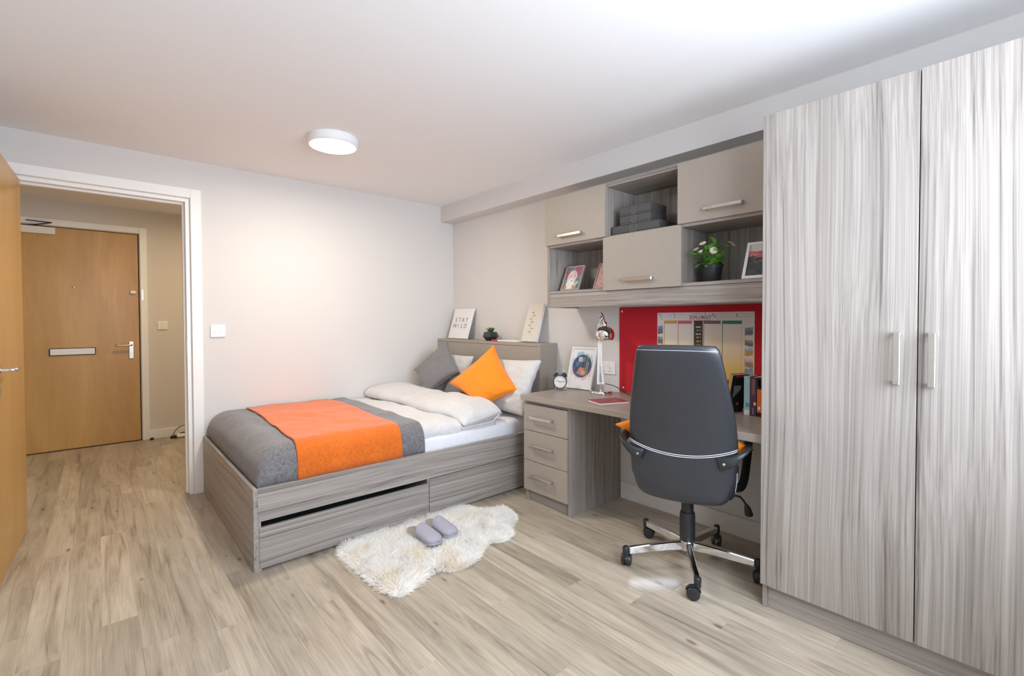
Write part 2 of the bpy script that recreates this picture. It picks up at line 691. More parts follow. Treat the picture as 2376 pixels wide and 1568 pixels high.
# skirting boards
for nm, d, m in (('baseboard_right', (-0.015, 0.0, -3.18, -2.05, 0, 0.112), 'walltrim'),
                 ('baseboard_back', (-2.155, -2.165 + 0.005, -0.015, 0.0, 0, 0.1), 'trim'),
                 ('baseboard_hall', (-2.325, -1.2, HY - 0.015, HY, 0, 0.092), 'trim')):
    if nm != 'baseboard_back':
        struct(nm, d, m, 0.002)

# bedroom door lining and architrave
ar = thing('trim_1', ((DX0 + DX1) / 2, 0, 0), kind='structure')


def arch(root, x0, x1, zt, yf, w=0.065, t=0.018, left=True, mat='trim'):
    """flat architrave around an opening, face towards -y at yf-t"""
    b = bmesh.new()
    box(b, x1 + 0.006, x1 + 0.006 + w, yf - t, yf, 0, zt + 0.006 + w, 0.003)
    obj('architrave_leg', b, mat, root, True)
    if left:
        b = bmesh.new()
        box(b, x0 - 0.006 - w, x0 - 0.006, yf - t, yf, 0, zt + 0.006 + w, 0.003)
        obj('architrave_leg', b, mat, root, True)
    b = bmesh.new()
    box(b, x0 - 0.006, x1 + 0.006, yf - t, yf, zt + 0.006, zt + 0.006 + w, 0.003)
    obj('architrave_head', b, mat, root, True)


arch(ar, DX0, DX1, DZ, 0.0)
part('lining', (DX1 - 0.022, DX1 + 0.001, 0.0, 0.14, 0, DZ), 'trim', ar, 0.001)
part('lining', (DX0 - 0.001, DX0 + 0.022, 0.0, 0.14, 0, DZ), 'trim', ar, 0.001)
part('lining_head', (DX0 + 0.022, DX1 - 0.022, 0.0, 0.14, DZ - 0.022, DZ + 0.001), 'trim', ar, 0.001)
part('door_stop', (DX1 - 0.035, DX1 - 0.022, 0.05, 0.085, 0, DZ - 0.035), 'trim', ar, 0.001)
part('door_stop', (DX0 + 0.022, DX0 + 0.035, 0.05, 0.085, 0, DZ - 0.035), 'trim', ar, 0.001)
part('door_stop', (DX0 + 0.022, DX1 - 0.022, 0.05, 0.085, DZ - 0.035, DZ - 0.022), 'trim', ar, 0.001)
part('strike_plate', (DX1 - 0.0245, DX1 - 0.0215, 0.012, 0.036, 0.98, 1.10), 'steel', ar, 0.0008)

# open bedroom door
d1 = thing('door_1', (-3.043, -0.030, 0), R(-1.8), kind='structure', label='beech veneer bedroom door standing open')
LW = 0.826
b = bmesh.new()
box(b, -0.044, 0.0, -LW, 0.0, 0.006, 2.052, 0.0015)
obj('leaf', b, 'beech', d1)
b = bmesh.new()
lathe(b, [(0.026, 0), (0.026, 0.008), (0.024, 0.010)], 24, Matrix.Translation((0, -LW + 0.06, 1.0)) @ Matrix.Rotation(R(90), 4, 'Y'))
h1 = obj('handle_rose', b, 'steel', d1)
b = bmesh.new()
tube(b, spline([(0.008, -LW + 0.06, 1.0), (0.05, -LW + 0.06, 1.0), (0.06, -LW + 0.075, 1.0), (0.06, -LW + 0.13, 1.0), (0.058, -LW + 0.185, 1.0)], 6), 0.0095, 12)
obj('lever', b, 'chrome', h1, smooth=True)
b = bmesh.new()
lathe(b, [(0.026, 0), (0.026, 0.008)], 24, Matrix.Translation((0, -LW + 0.06, 0.90)) @ Matrix.Rotation(R(90), 4, 'Y'))
obj('thumb_turn_rose', b, 'steel', d1)

# hall door
d2 = thing('door_2', (-2.816, HY, 0), kind='structure', label='closed beech veneer entrance door at the end of the hall')
hx0, hx1 = -3.237, -2.395
part('leaf', (hx0, hx1, HY + 0.005, HY + 0.049, 0.006, 2.108), 'beech', d2, 0.0015)
b = bmesh.new()
box(b, -3.06, -2.731, HY - 0.008, HY + 0.005, 0.902, 0.972, 0.006, 2)
lp = obj('letter_plate_surround', b, 'plastic_black', d2, True)
b = bmesh.new()
box(b, -3.053, -2.738, HY - 0.012, HY - 0.006, 0.908, 0.966, 0.003, 2)
obj('letter_flap', b, 'plastic_white', lp, True)  # white colour stands in for the bright reflection on the flap
b = bmesh.new()
box(b, -2.480, -2.440, HY - 0.005, HY + 0.005, 0.845, 1.02, 0.004, 2)
bp = obj('handle_plate', b, 'steel', d2, True)
b = bmesh.new()
tube(b, spline([(-2.46, HY - 0.005, 0.985), (-2.46, HY - 0.045, 0.985), (-2.475, HY - 0.055, 0.985), (-2.53, HY - 0.055, 0.985), (-2.585, HY - 0.053, 0.985)], 6), 0.009, 10)
obj('lever', b, 'steel', bp, True, smooth=True)
b = bmesh.new()
box(b, -2.462, -2.415, HY - 0.018, HY + 0.005, 1.505, 1.535, 0.006, 2)
obj('latch', b, 'plastic_white', d2, True)
b = bmesh.new()
lathe(b, [(0.009, 0), (0.009, 0.004), (0.0, 0.006)], 16, Matrix.Translation((-2.885, HY + 0.006, 1.55)) @ Matrix.Rotation(R(90), 4, 'X'))
obj('spyhole', b, 'steel', d2, True)
b = bmesh.new()
box(b, -3.236, -3.0, HY - 0.045, HY + 0.005, 2.035, 2.100, 0.006, 2)
cl = obj('closer_body', b, 'paper', d2, True)
b = bmesh.new()
tube(b, [(-3.16, HY - 0.03, 2.104), (-3.02, HY - 0.055, 2.140)], 0.008, 8, 1.4, 0.6)
tube(b, [(-3.02, HY - 0.055, 2.140), (-3.19, HY - 0.022, 2.15)], 0.007, 8, 1.4, 0.6)
lathe(b, [(0.014, 0), (0.014, 0.012)], 12, Matrix.Translation((-3.16, HY - 0.03, 2.099)))
obj('closer_arm', b, 'plastic_black', cl, True)
ar2 = thing('trim_2', (-2.816, HY, 0), kind='structure')
arch(ar2, -3.245, -2.387, 2.115, HY, w=0.058)
part('keep', (-2.372, -2.356, HY - 0.0195, HY - 0.017, 1.44, 1.55), 'steel', ar2, 0.0005)

# ------------------------------------------------------------------ floor planks
PW, PL = 0.114, 1.05
pm = {}


def plank(x0, y0, y1, w=PW):
    ln = round(y1 - y0, 2)
    key = (round(w, 3), ln)
    if key not in pm:
        bm = bmesh.new()
        g = 0.00015
        bx_, by_ = w / 2 - g, ln / 2 - g
        c = 0.0007
        lo = [bm.verts.new((sx * bx_, sy * by_, -0.004)) for sx, sy in ((-1, -1), (1, -1), (1, 1), (-1, 1))]
        md = [bm.verts.new((sx * bx_, sy * by_, -c * 0.5)) for sx, sy in ((-1, -1), (1, -1), (1, 1), (-1, 1))]
        hi = [bm.verts.new((sx * (bx_ - c), sy * (by_ - c), 0)) for sx, sy in ((-1, -1), (1, -1), (1, 1), (-1, 1))]
        bm.faces.new(hi)
        for a_, b_ in ((lo, md), (md, hi)):
            for i in range(4):
                j = (i + 1) % 4
                bm.faces.new((a_[i], a_[j], b_[j], b_[i]))
        me = bpy.data.meshes.new('plank')
        bm.to_mesh(me)
        bm.free()
        me.materials.append(MAT['plank'])
        pm[key] = me
    o = bpy.data.objects.new('plank', pm[key])
    COL.objects.link(o)
    o.parent = floor
    o.location = Vector((x0 + w / 2, (y0 + y1) / 2, 0)) - Vector(floor.location)


OFFS = [0.0, 0.42, 0.75, 0.21, 0.58, 0.9, 0.33]
k = 0
x = -0.897 + 7 * PW
x = min(x, -0.099)
xs = []
e = -0.897 + PW * 8
while e > -3.34:
    if e - PW < 0:
        xs.append(e - PW)
    e -= PW
nplank = 0
for r_, xx in enumerate(xs):
    w = PW
    x0, x1 = max(xx, -3.30), min(xx + PW, 0.0)
    if x1 - x0 < 0.015:
        continue
    ye = HY if -3.35 < xx < -1.9 else 0.0
    if -2.0 < xx < -0.6:
        ye = -1.30         # under the bed nothing shows
    y = -4.45
    ln = 0.25 + OFFS[r_ % 7] * 0.8
    while y < ye - 0.01:
        y1 = min(y + ln, ye)
        if ye - y1 < 0.12:
            y1 = ye
        plank(x0, y, y1, x1 - x0)
        nplank += 1
        y = y1
        ln = PL
# plain strips of the same floor where furniture hides it and in the hall's hidden end
for d in ((-2.02, -0.62, -1.30, 0.0), (-1.9, -1.2, 0.14, HY), (-4.4, -3.30, 0.14, HY)):
    bm = bmesh.new()
    box(bm, d[0], d[1], d[2], d[3], -0.004, -0.0008)
    obj('plank_field', bm, 'plank', floor, True)

# ------------------------------------------------------------------ ceiling lamp
LX, LY = -1.605, -1.06
lamp = thing('ceiling_lamp', (LX, LY, CH), label='round white flush ceiling lamp with glowing diffuser', cat='ceiling lamp')
b = bmesh.new()
lathe(b, [(0.146, 0), (0.148, -0.008), (0.148, -0.043), (0.143, -0.049), (0.136, -0.050), (0.136, -0.04), (0.0, -0.04)], 64, cap=False)
autosmooth(obj('housing', b, 'plastic_white', lamp))
b = bmesh.new()
lathe(b, [(0.0, -0.053), (0.10, -0.053), (0.130, -0.051), (0.1355, -0.047)], 64, cap=False)
obj('diffuser', b, mk_emit('lamp_diffuser', (1.0, 0.92, 0.80, 1), 16.0), lamp, smooth=True)
ld = bpy.data.lights.new('ceiling_lamp_bulb', 'AREA')
ld.shape = 'DISK'
ld.size = 0.26
ld.energy = LAMP_W
ld.color = (1.0, 0.90, 0.74)
lo = bpy.data.objects.new('ceiling_lamp_bulb', ld)
COL.objects.link(lo)
lo.parent = lamp
lo.location = (0, 0, -0.057)

hl = thing('hall_lamp', (-2.0, 1.0, 2.365), label='round white hall ceiling lamp beyond the doorway', cat='ceiling lamp')
b = bmesh.new()
lathe(b, [(0.150, 0), (0.152, -0.012), (0.152, -0.055), (0.136, -0.063), (0.136, -0.05), (0.0, -0.05)], 48, cap=False)
autosmooth(obj('housing', b, 'plastic_white', hl))
b = bmesh.new()
lathe(b, [(0.0, -0.066), (0.10, -0.066), (0.1355, -0.060)], 48, cap=False)
obj('diffuser', b, mk_emit('hall_diffuser', (1.0, 0.72, 0.42, 1), 6.0), hl, smooth=True)
ld = bpy.data.lights.new('hall_lamp_bulb', 'AREA')
ld.shape = 'DISK'
ld.size = 0.26
ld.energy = HALL_W
ld.color = (1.0, 0.80, 0.52)
lo = bpy.data.objects.new('hall_lamp_bulb', ld)
COL.objects.link(lo)
lo.parent = hl
lo.location = (0, 0, -0.070)


# ------------------------------------------------------------------ sockets and switches
def plate(name, c, w, h, normal, label, cat, rockers=1, pins=False):
    """wall plate: centre c on the wall, normal 'x' (faces -x) or 'y' (faces -y)"""
    t = thing(name, c, label=label, cat=cat)
    m = Matrix.Rotation(R(90), 4, 'X') if normal == 'y' else Matrix.Rotation(R(-90), 4, 'Z') @ Matrix.Rotation(R(90), 4, 'X')
    b = bmesh.new()
    box(b, -w / 2, w / 2, -h / 2, h / 2, 0.0, 0.011, 0.003, 2)
    b.transform(m)
    obj('face_plate', b, 'plastic_white', t)
    for i in range(rockers):
        b = bmesh.new()
        cx = (i - (rockers - 1) / 2) * 0.036
        cy = h * 0.22 if pins else 0
        box(b, cx - 0.011, cx + 0.011, cy - 0.014, cy + 0.014, 0.010, 0.0145, 0.002)
        b.transform(m)
        obj('rocker', b, 'plastic_white', t)
    if pins:
        for i in range(rockers):
            cx = (i - (rockers - 1) / 2) * 0.062
            b = bmesh.new()
            for dx, dy, ww, hh in ((0, -0.004, 0.004, 0.008), (-0.011, -0.024, 0.007, 0.004), (0.011, -0.024, 0.007, 0.004)):
                box(b, cx + dx - ww / 2, cx + dx + ww / 2, dy - hh / 2, dy + hh / 2, 0.0108, 0.0114)
            b.transform(m)
            obj('pin_hole', b, 'plastic_black', t)
    return t


plate('light_switch', (-2.058, 0.0, 1.153), 0.094, 0.088, 'y', 'white double switch plate on the wall beside the doorway', 'switch', 2)
plate('hall_switch', (-2.20, HY, 1.18), 0.086, 0.086, 'y', 'cream switch plate on hall wall beside the entrance door', 'switch', 1)
plate('wall_socket', (0.0, -1.885, 1.158), 0.090, 0.088, 'x', 'white aerial outlet plate on wall above desk lamp', 'socket', 1)
plate('double_socket', (0.0, -1.925, 0.888), 0.146, 0.090, 'x', 'white double power socket on wall behind desk lamp', 'socket', 2, True)

# ================================================================== WARDROBE
WF, WY0, WYM, WY1, WZT = -0.612, -3.195, -3.698, -4.20, 2.072
wd = thing('wardrobe', (-0.30, -3.70, 0), label='tall grey oak two-door wardrobe with long bar handles', cat='wardrobe')
CF = WF + 0.020                              # carcass front plane
part('side_panel', (CF, -0.002, WY0 - 0.020, WY0 - 0.002, 0.0, WZT - 0.002), 'wood_z', wd)
part('side_panel', (CF, -0.002, WY1 + 0.002, WY1 + 0.020, 0.0, WZT - 0.002), 'wood_z', wd)
part('top_panel', (CF, -0.002, WY1 + 0.020, WY0 - 0.020, WZT - 0.020, WZT - 0.002), 'wood_y', wd)
part('base_panel', (CF, -0.002, WY1 + 0.020, WY0 - 0.020, 0.100, 0.118), 'wood_y', wd)
part('back_panel', (-0.010, -0.002, WY1 + 0.020, WY0 - 0.020, 0.118, WZT - 0.020), 'wood_z', wd)
part('plinth', (CF + 0.012, CF + 0.030, WY1 + 0.020, WY0 - 0.020, 0.0, 0.100), 'wood_y', wd)
for ya, yb, hy in ((WYM + 0.0015, WY0, WYM + 0.052), (WY1, WYM - 0.0015, WYM - 0.040)):
    dr = part('door', (WF, CF - 0.001, ya, yb, 0.104, WZT), 'wood_z', wd, 0.001)
    b = bmesh.new()
    z0, z1 = 0.998, 1.180
    box(b, WF - 0.034, WF - 0.026, hy - 0.010, hy + 0.010, z0, z1, 0.002)
    box(b, WF - 0.027, WF, hy - 0.010, hy + 0.010, z0, z0 + 0.012, 0.001)
    box(b, WF - 0.027, WF, hy - 0.010, hy + 0.010, z1 - 0.012, z1, 0.001)
    obj('handle', b, 'steel', dr, True)

# ================================================================== BED
BX, BY, BT = -2.162, -1.462, 0.405
bed = thing('bed', (-1.08, -0.73, 0), label='grey oak storage bed with drawers and beige headboard box', cat='bed')
part('foot_panel', (BX, BX + 0.020, BY, -0.006, 0.0, BT), 'wood_y', bed)
part('side_rail', (BX + 0.020, -0.19, BY, BY + 0.020, 0.243, BT), 'wood_x', bed)
part('side_rail', (BX + 0.020, -0.19, -0.024, -0.006, 0.0, BT), 'wood_x', bed)
part('gap_shade_board', (BX + 0.020, -0.19, BY + 0.30, BY + 0.31, 0.0, 0.24), 'dark_gap', bed)  # added near-black board, paints the shade seen through the drawer gaps
part('upright', (-1.190, -1.172, BY + 0.006, BY + 0.30, 0.0, 0.243), 'wood_z', bed)
part('upright', (BX + 0.020, BX + 0.034, BY + 0.003, BY + 0.30, 0.0, 0.243), 'wood_z', bed)
dA = part('drawer_front', (BX + 0.026, -1.1835, BY - 0.002, BY + 0.016, 0.012, 0.214), 'wood_x', bed)
dB = part('drawer_front', (-1.1785, -0.20, BY - 0.002, BY + 0.016, 0.012, 0.238), 'wood_x', bed)
part('mattress_base', (BX + 0.020, -0.19, BY + 0.020, -0.024, 0.243, 0.262), 'wood_x', bed)
HBX, HBY, HBZ = -0.190, -1.440, 1.046
part('headboard_top', (HBX - 0.001, -0.002, HBY, -0.004, HBZ - 0.024, HBZ), 'beige', bed)
part('headboard_front', (HBX, HBX + 0.018, HBY + 0.018, -0.022, 0.0, HBZ - 0.026), 'beige', bed)
part('headboard_side', (HBX, -0.002, HBY, HBY + 0.018, 0.0, HBZ - 0.024), 'beige', bed)
part('headboard_side', (HBX, -0.002, -0.022, -0.004, 0.0, HBZ - 0.024), 'beige', bed)

mt = thing('mattress', (-1.16, -0.73, 0.262), label='white sheeted mattress inside the bed frame', cat='mattress')
b = bmesh.new()
box(b, BX + 0.075, HBX - 0.012, BY + 0.046, -0.030, 0.264, 0.500, 0.045, 5)
o = obj('cover', b, 'sheet', mt, True)
autosmooth(o, 50)


# ------------------------------------------------------------------ bedding
def edge_samples(n_edge, rad, n_mid, length, both=True):
    """(distance-from-start, edge factor) samples along a draped section"""
    out = []
    for i in range(n_edge + 1):
        th = (math.pi / 2) * i / n_edge
        out.append((rad * (1 - math.cos(th)), math.sin(th)))
    end = length - (rad if both else 0)
    for i in range(1, n_mid + 1):
        out.append((rad + (end - rad) * i / n_mid, 1.0))
    if both:
        for i in range(n_edge - 1, -1, -1):
            th = (math.pi / 2) * i / n_edge
            out.append((length - rad * (1 - math.cos(th)), math.sin(th)))
    return out


def wr(x, y, s, k=1.0):
    return (noise.noise(Vector((x * 5.0 + s, y * 5.0, s))) * 0.010 + noise.noise(Vector((x * 14 + s, y * 9, s * 2))) * 0.004) * k


def crease(x, y, s):
    q = noise.noise(Vector((x * 9 + s, y * 4, s))) * 0.35
    a = 1 - abs(noise.noise(Vector((x * 15 + q * 4, y * 5 + q * 3, s + 4)))) * 2.2
    return 0.0042 * max(0.0, a) ** 2


def cover(x0, x1, yf, zlow, ztop, foot_round, seed, k=1.0, ripple=0.0, wall=-0.020, cr=0.35):
    """fabric lying over the mattress: from x0 (foot side) to x1, hanging at the front edge yf"""
    bm = bmesh.new()
    if foot_round:
        xs_ = edge_samples(10, 0.13, 84, x1 - x0, both=False)
    else:
        xs_ = [((x1 - x0) * i / 44, 1.0) for i in range(45)]
    ys_ = edge_samples(10, 0.10, 60, wall - yf, both=False)
    V = []
    for dx, ex in xs_:
        row = []
        for dy, ey in ys_:
            X, Y = x0 + dx, yf + dy
            h = ztop - zlow
            zz = zlow + h * (ex ** 0.75) * (ey ** 0.6)
            sag = 0.018 * math.exp(-((Y + 0.03) / 0.25) ** 2)
            zz += (wr(X, Y, seed, k) - sag + cr * crease(X, Y, 2.0)) * min(ex, ey)
            yy = Y
            if dy < 0.02:
                yy += (0.006 * math.sin(X * 26 + seed) + 0.004 * noise.noise(Vector((X * 20, seed, 0)))) * ripple * (1 - ey)
            row.append(bm.verts.new((X, max(yy, BY + 0.024), zz)))
        V.append(row)
    for i in range(len(V) - 1):
        for j in range(len(V[0]) - 1):
            bm.faces.new((V[i][j], V[i + 1][j], V[i + 1][j + 1], V[i][j + 1]))
    return bm


def solid(o, t, sub=0):
    m = o.modifiers.new('thickness', 'SOLIDIFY')
    m.thickness = t
    m.offset = 0.0
    if sub:
        s = o.modifiers.new('smooth', 'SUBSURF')
        s.levels = s.render_levels = sub
    return o


dv = thing('duvet', (-1.3, -0.73, 0.505), label='white linen duvet with its head end folded back', cat='duvet')
bm = cover(BX + 0.060, -0.60, BY + 0.056, 0.455, 0.560, True, 11.3, 1.0, 0.2, cr=(1.0))
solid(obj('duvet_body', bm, 'duvet', dv, True, smooth=True), 0.006)
# folded-back end
bm = bmesh.new()
NY, NS = 110, 64
rings = []
for i in range(NY + 1):
    t = i / NY
    y = -0.030 - 1.400 * t
    droop = 0.0 if t < 0.86 else ((t - 0.86) / 0.14) ** 2 * 0.060
    endr = min(1.0, (min(t, 1 - t) / 0.03 + 0.30)) ** 0.6
    cx = -0.790 + 0.055 * t + 0.012 * math.sin(t * 7)
    hw = 0.175 + 0.010 * math.sin(t * 11)
    cz = 0.606 - droop
    hh = (0.046 + 0.006 * math.sin(t * 9 + 1)) * endr
    ring = []
    for k_ in range(NS):
        a = 2 * math.pi * k_ / NS
        c, s = math.cos(a), math.sin(a)
        e = 2 / 2.6
        px = cx + hw * math.copysign(abs(c) ** e, c)
        tilt = 0.020 * c
        pz = cz + hh * math.copysign(abs(s) ** e, s) + tilt
        w_ = (wr(px * 1.4, y, 8.2, 1.3) + 1.5 * crease(px, y, 6.0) * s) if s > 0 else 0
        ring.append(bm.verts.new((px, y, pz + w_)))
    rings.append(ring)
for r0, r1 in zip(rings, rings[1:]):
    for k_ in range(NS):
        j = (k_ + 1) % NS
        bm.faces.new((r0[k_], r0[j], r1[j], r1[k_]))
bm.faces.new(rings[0])
bm.faces.new(rings[-1])
obj('folded_end', bm, 'duvet', dv, True, smooth=True)
bm = bmesh.new()
tube(bm, spline([(-0.90, -1.424, 0.505), (-0.80, -1.432, 0.512), (-0.66, -1.434, 0.520), (-0.585, -1.430, 0.560)], 6), 0.006, 8)
obj('seam', bm, 'duvet', dv, True, smooth=True)

gt = cover(BX + 0.028, -1.195, BY + 0.031, 0.395, 0.582, True, 11.3, 1.0, 0.5)
gt = solid(obj('grey_throw', gt, 'grey_throw', None, smooth=True, loc=(-1.66, -0.73, 0.585)), 0.005)
tag(gt, 'charcoal grey woven throw across the foot of the bed', 'throw')
ot = cover(-1.945, -1.345, BY + 0.0255, 0.393, 0.592, False, 11.3, 1.0, 0.5, wall=-0.03)
ot = solid(obj('orange_throw', ot, 'orange_throw', None, smooth=True, loc=(-1.64, -0.73, 0.594)), 0.006)
tag(ot, 'bright orange throw laid over the grey throw', 'throw')
# skew the throws a little, as they lie in the photograph
for o_ in (ot, gt):
    for v in o_.data.vertices:
        t = (v.co.y + 0.73)
        if o_ is ot or v.co.x > 0.2:
            v.co.x += -0.045 * (0.5 - t) * (1.0 if o_ is ot else 0.8) + 0.02


def cushion(name, C4, bulge, mat, label, cat, group=None, n=36, seed=1.0, pinch=0.10, wrinkle=1.3):
    """stuffed cushion spanned by four corners (in order); bulges to both sides"""
    A, B_, C_, D = [Vector(c) for c in C4]
    cen = (A + B_ + C_ + D) / 4
    nrm = (C_ - A).cross(D - B_).normalized()
    bm = bmesh.new()
    sheets = []
    for sgn in (1, -1):
        V = []
        for j in range(n + 1):
            row = []
            for i in range(n + 1):
                u, v = i / n, j / n
                U, W_ = 2 * u - 1, 2 * v - 1
                # edges pulled inwards between the corners
                Up = U * (1 - pinch * (1 - W_ * W_) * abs(U) ** 3)
                Wp = W_ * (1 - pinch * (1 - U * U) * abs(W_) ** 3)
                uu, vv = (Up + 1) / 2, (Wp + 1) / 2
                P = A * (1 - uu) * (1 - vv) + B_ * uu * (1 - vv) + C_ * uu * vv + D * (1 - uu) * vv
                th = ((1 - U * U) * (1 - W_ * W_)) ** 0.42
                wv = (noise.noise(Vector((U * 2.2 + seed, W_ * 2.2, seed * sgn))) * 0.10
                      + noise.noise(Vector((U * 6 + seed, W_ * 6, seed))) * 0.16 * (1.15 - th)) * wrinkle
                P = P + nrm * sgn * bulge * th * (1 + wv)
                row.append(bm.verts.new(P))
            V.append(row)
        sheets.append(V)
        for j in range(n):
            for i in range(n):
                bm.faces.new((V[j][i], V[j][i + 1], V[j + 1][i + 1], V[j + 1][i]))
    bmesh.ops.remove_doubles(bm, verts=bm.verts, dist=0.0008)
    zmin = min(v.co.z for v in bm.verts)
    t = thing(name, (cen.x, cen.y, zmin), label=label, cat=cat, group=group)
    obj('cover', bm, mat, t, True, smooth=True)
    bm = bmesh.new()
    V = sheets[0]
    return t


def piped(t, C4, mat, rad=0.0035, pinch=0.10):
    A, B_, C_, D = [Vector(c) for c in C4]
    pts = []
    for (p, q, side) in ((A, B_, 0), (B_, C_, 1), (C_, D, 2), (D, A, 3)):
        cen = (A + B_ + C_ + D) / 4
        for i in range(12):
            s = i / 12
            W_ = 2 * s - 1
            P = p.lerp(q, s)
            m = p.lerp(q, 0.5)
            P = P + (cen - m) * pinch * (1 - W_ * W_)
            pts.append(P)
    pts.append(pts[0].copy())
    bm = bmesh.new()
    tube(bm, pts, rad, 6, cap=False)
    obj('seam', bm, mat, t, True, smooth=True)


PG = 'bed pillows'
cushion('bed_pillow', [(-0.262, -0.045, 0.935), (-0.262, -0.705, 0.915), (-0.42, -0.715, 0.525), (-0.42, -0.055, 0.525)], 0.072, 'duvet',
        'white bed pillow leaning on headboard behind the grey cushion', 'pillow', PG, seed=2.0, pinch=0.07, wrinkle=2.2)
cushion('bed_pillow', [(-0.262, -0.800, 0.915), (-0.265, -1.540, 0.935), (-0.420, -1.500, 0.530), (-0.415, -0.800, 0.525)], 0.072, 'duvet',
        'white bed pillow leaning on headboard behind the orange cushion', 'pillow', PG, seed=5.0, pinch=0.07, wrinkle=2.2)
gc = [(-0.375, -0.459, 1.045), (-0.525, -0.135, 0.773), (-0.605, -0.494, 0.588), (-0.475, -0.775, 0.80)]
c_ = cushion('scatter_cushion', gc, 0.066, 'greycush', 'mid grey square cushion standing on its corner against the pillows', 'cushion', seed=3.3)
piped(c_, gc, 'greycush')
gc2 = [(-0.42, -0.60, 0.80), (-0.43, -0.90, 0.79), (-0.535, -0.91, 0.585), (-0.525, -0.61, 0.585)]
c_ = cushion('scatter_cushion', gc2, 0.035, 'greycush', 'dark grey cushion tucked low between grey and orange cushions', 'cushion', seed=6.1)
oc = [(-0.375, -1.104, 1.030), (-0.615, -0.845, 0.728), (-0.57, -1.194, 0.565), (-0.395, -1.425, 0.708)]
c_ = cushion('scatter_cushion', oc, 0.068, 'orange', 'bright orange square cushion standing on its corner on the bed', 'cushion', seed=4.4)
piped(c_, oc, 'orange')

# ================================================================== DESK
DZT = 0.724
desk = thing('desk', (-0.28, -2.40, 0), label='built-in grey desk with beige drawer pedestal', cat='desk')
part('desktop', (-0.568, -0.002, -3.192, -1.632, DZT - 0.036, DZT), 'desktop', desk, 0.002)
PY0, PY1, PX = -2.046, -1.645, -0.532
part('pedestal_side', (PX + 0.002, -0.02, PY0 - 0.0, PY0 + 0.018, 0.0, DZT - 0.036), 'wood_z', desk)
part('pedestal_side', (PX + 0.002, -0.02, PY1 - 0.018, PY1, 0.0, DZT - 0.036), 'wood_z', desk)
part('pedestal_plinth', (PX + 0.020, PX + 0.038, PY0 + 0.018, PY1 - 0.018, 0.0, 0.085), 'wood_y', desk)
part('pedestal_back', (-0.030, -0.02, PY0 + 0.018, PY1 - 0.018, 0.0, DZT - 0.036), 'wood_z', desk)
part('pedestal_rail', (PX + 0.004, PX + 0.022, PY0 + 0.018, PY1 - 0.018, DZT - 0.060, DZT - 0.036), 'wood_y', desk)
for z0, z1 in ((0.490, 0.664), (0.287, 0.486), (0.084, 0.283)):
    dr = part('drawer_front', (PX - 0.017, PX + 0.001, PY0 + 0.008, PY1 - 0.001, z0, z1), 'beige', desk, 0.001)
    b = bmesh.new()
    zc = (z0 + z1) / 2 + 0.004
    xa = PX - 0.017
    box(b, xa - 0.032, xa - 0.025, -1.925, -1.727, zc - 0.009, zc + 0.009, 0.0015)
    for ya in (-1.925, -1.739):
        box(b, xa - 0.026, xa, ya, ya + 0.012, zc - 0.009, zc + 0.009, 0.001)
    obj('handle', b, 'steel', dr, True)

# ================================================================== WALL SHELF UNIT
SX, SY0, SY1 = -0.313, -3.190, -1.640
su = thing('wall_cabinet', (-0.16, -2.41, 1.312), label='grey oak wall cabinet with three beige flap doors above desk', cat='wall cabinet')
Z0, Z1, Z2, Z3 = 1.312, 1.408, 1.738, 2.070
part('side_panel', (SX, -0.002, SY1 - 0.018, SY1, Z0, Z3), 'wood_z', su)
part('side_panel', (SX, -0.002, SY0, SY0 + 0.018, Z0, Z3), 'wood_z', su)
part('top_panel', (SX, -0.002, SY0 + 0.018, SY1 - 0.018, Z3 - 0.018, Z3), 'wood_y', su)
part('middle_shelf', (SX, -0.010, SY0 + 0.018, SY1 - 0.018, Z2 - 0.009, Z2 + 0.009), 'wood_y', su)
part('bottom_shelf', (SX, -0.010, SY0 + 0.018, SY1 - 0.018, Z1, Z1 + 0.018), 'wood_y', su)
part('back_panel', (-0.010, -0.002, SY0 + 0.018, SY1 - 0.018, Z1, Z3 - 0.018), 'wood_z', su)
part('pelmet', (SX + 0.004, SX + 0.022, SY0 + 0.018, SY1 - 0.018, Z0, Z1 - 0.0015), 'wood_y', su)
D1, D2 = -2.153, -2.655
for yy in (D1, D2):
    part('divider', (SX, -0.010, yy - 0.009, yy + 0.009, Z2 + 0.009, Z3 - 0.018), 'wood_z', su)
    part('divider', (SX, -0.010, yy - 0.009, yy + 0.009, Z1 + 0.018, Z2 - 0.009), 'wood_z', su)
DF = SX - 0.001
for ya, yb, za, zb, ha, hb, hz in ((D1 - 0.004, SY1 + 0.002, 1.744, 2.072, -1.980, -1.782, 1.794),
                                   (D2 - 0.015, D1 + 0.008, 1.408, 1.738, -2.505, -2.308, 1.463),
                                   (SY0, D2 + 0.006, 1.744, 2.072, -3.003, -2.805, 1.798)):
    dr = part('flap_door', (DF - 0.020, DF, ya, yb, za, zb), 'beige', su, 0.001)
    b = bmesh.new()
    xa = DF - 0.020
    box(b, xa - 0.032, xa - 0.025, ha, hb, hz - 0.009, hz + 0.009, 0.0015)
    for y0 in (ha, hb - 0.012):
        box(b, xa - 0.026, xa, y0, y0 + 0.012, hz - 0.009, hz + 0.009, 0.001)
    obj('handle', b, 'steel', dr, True)

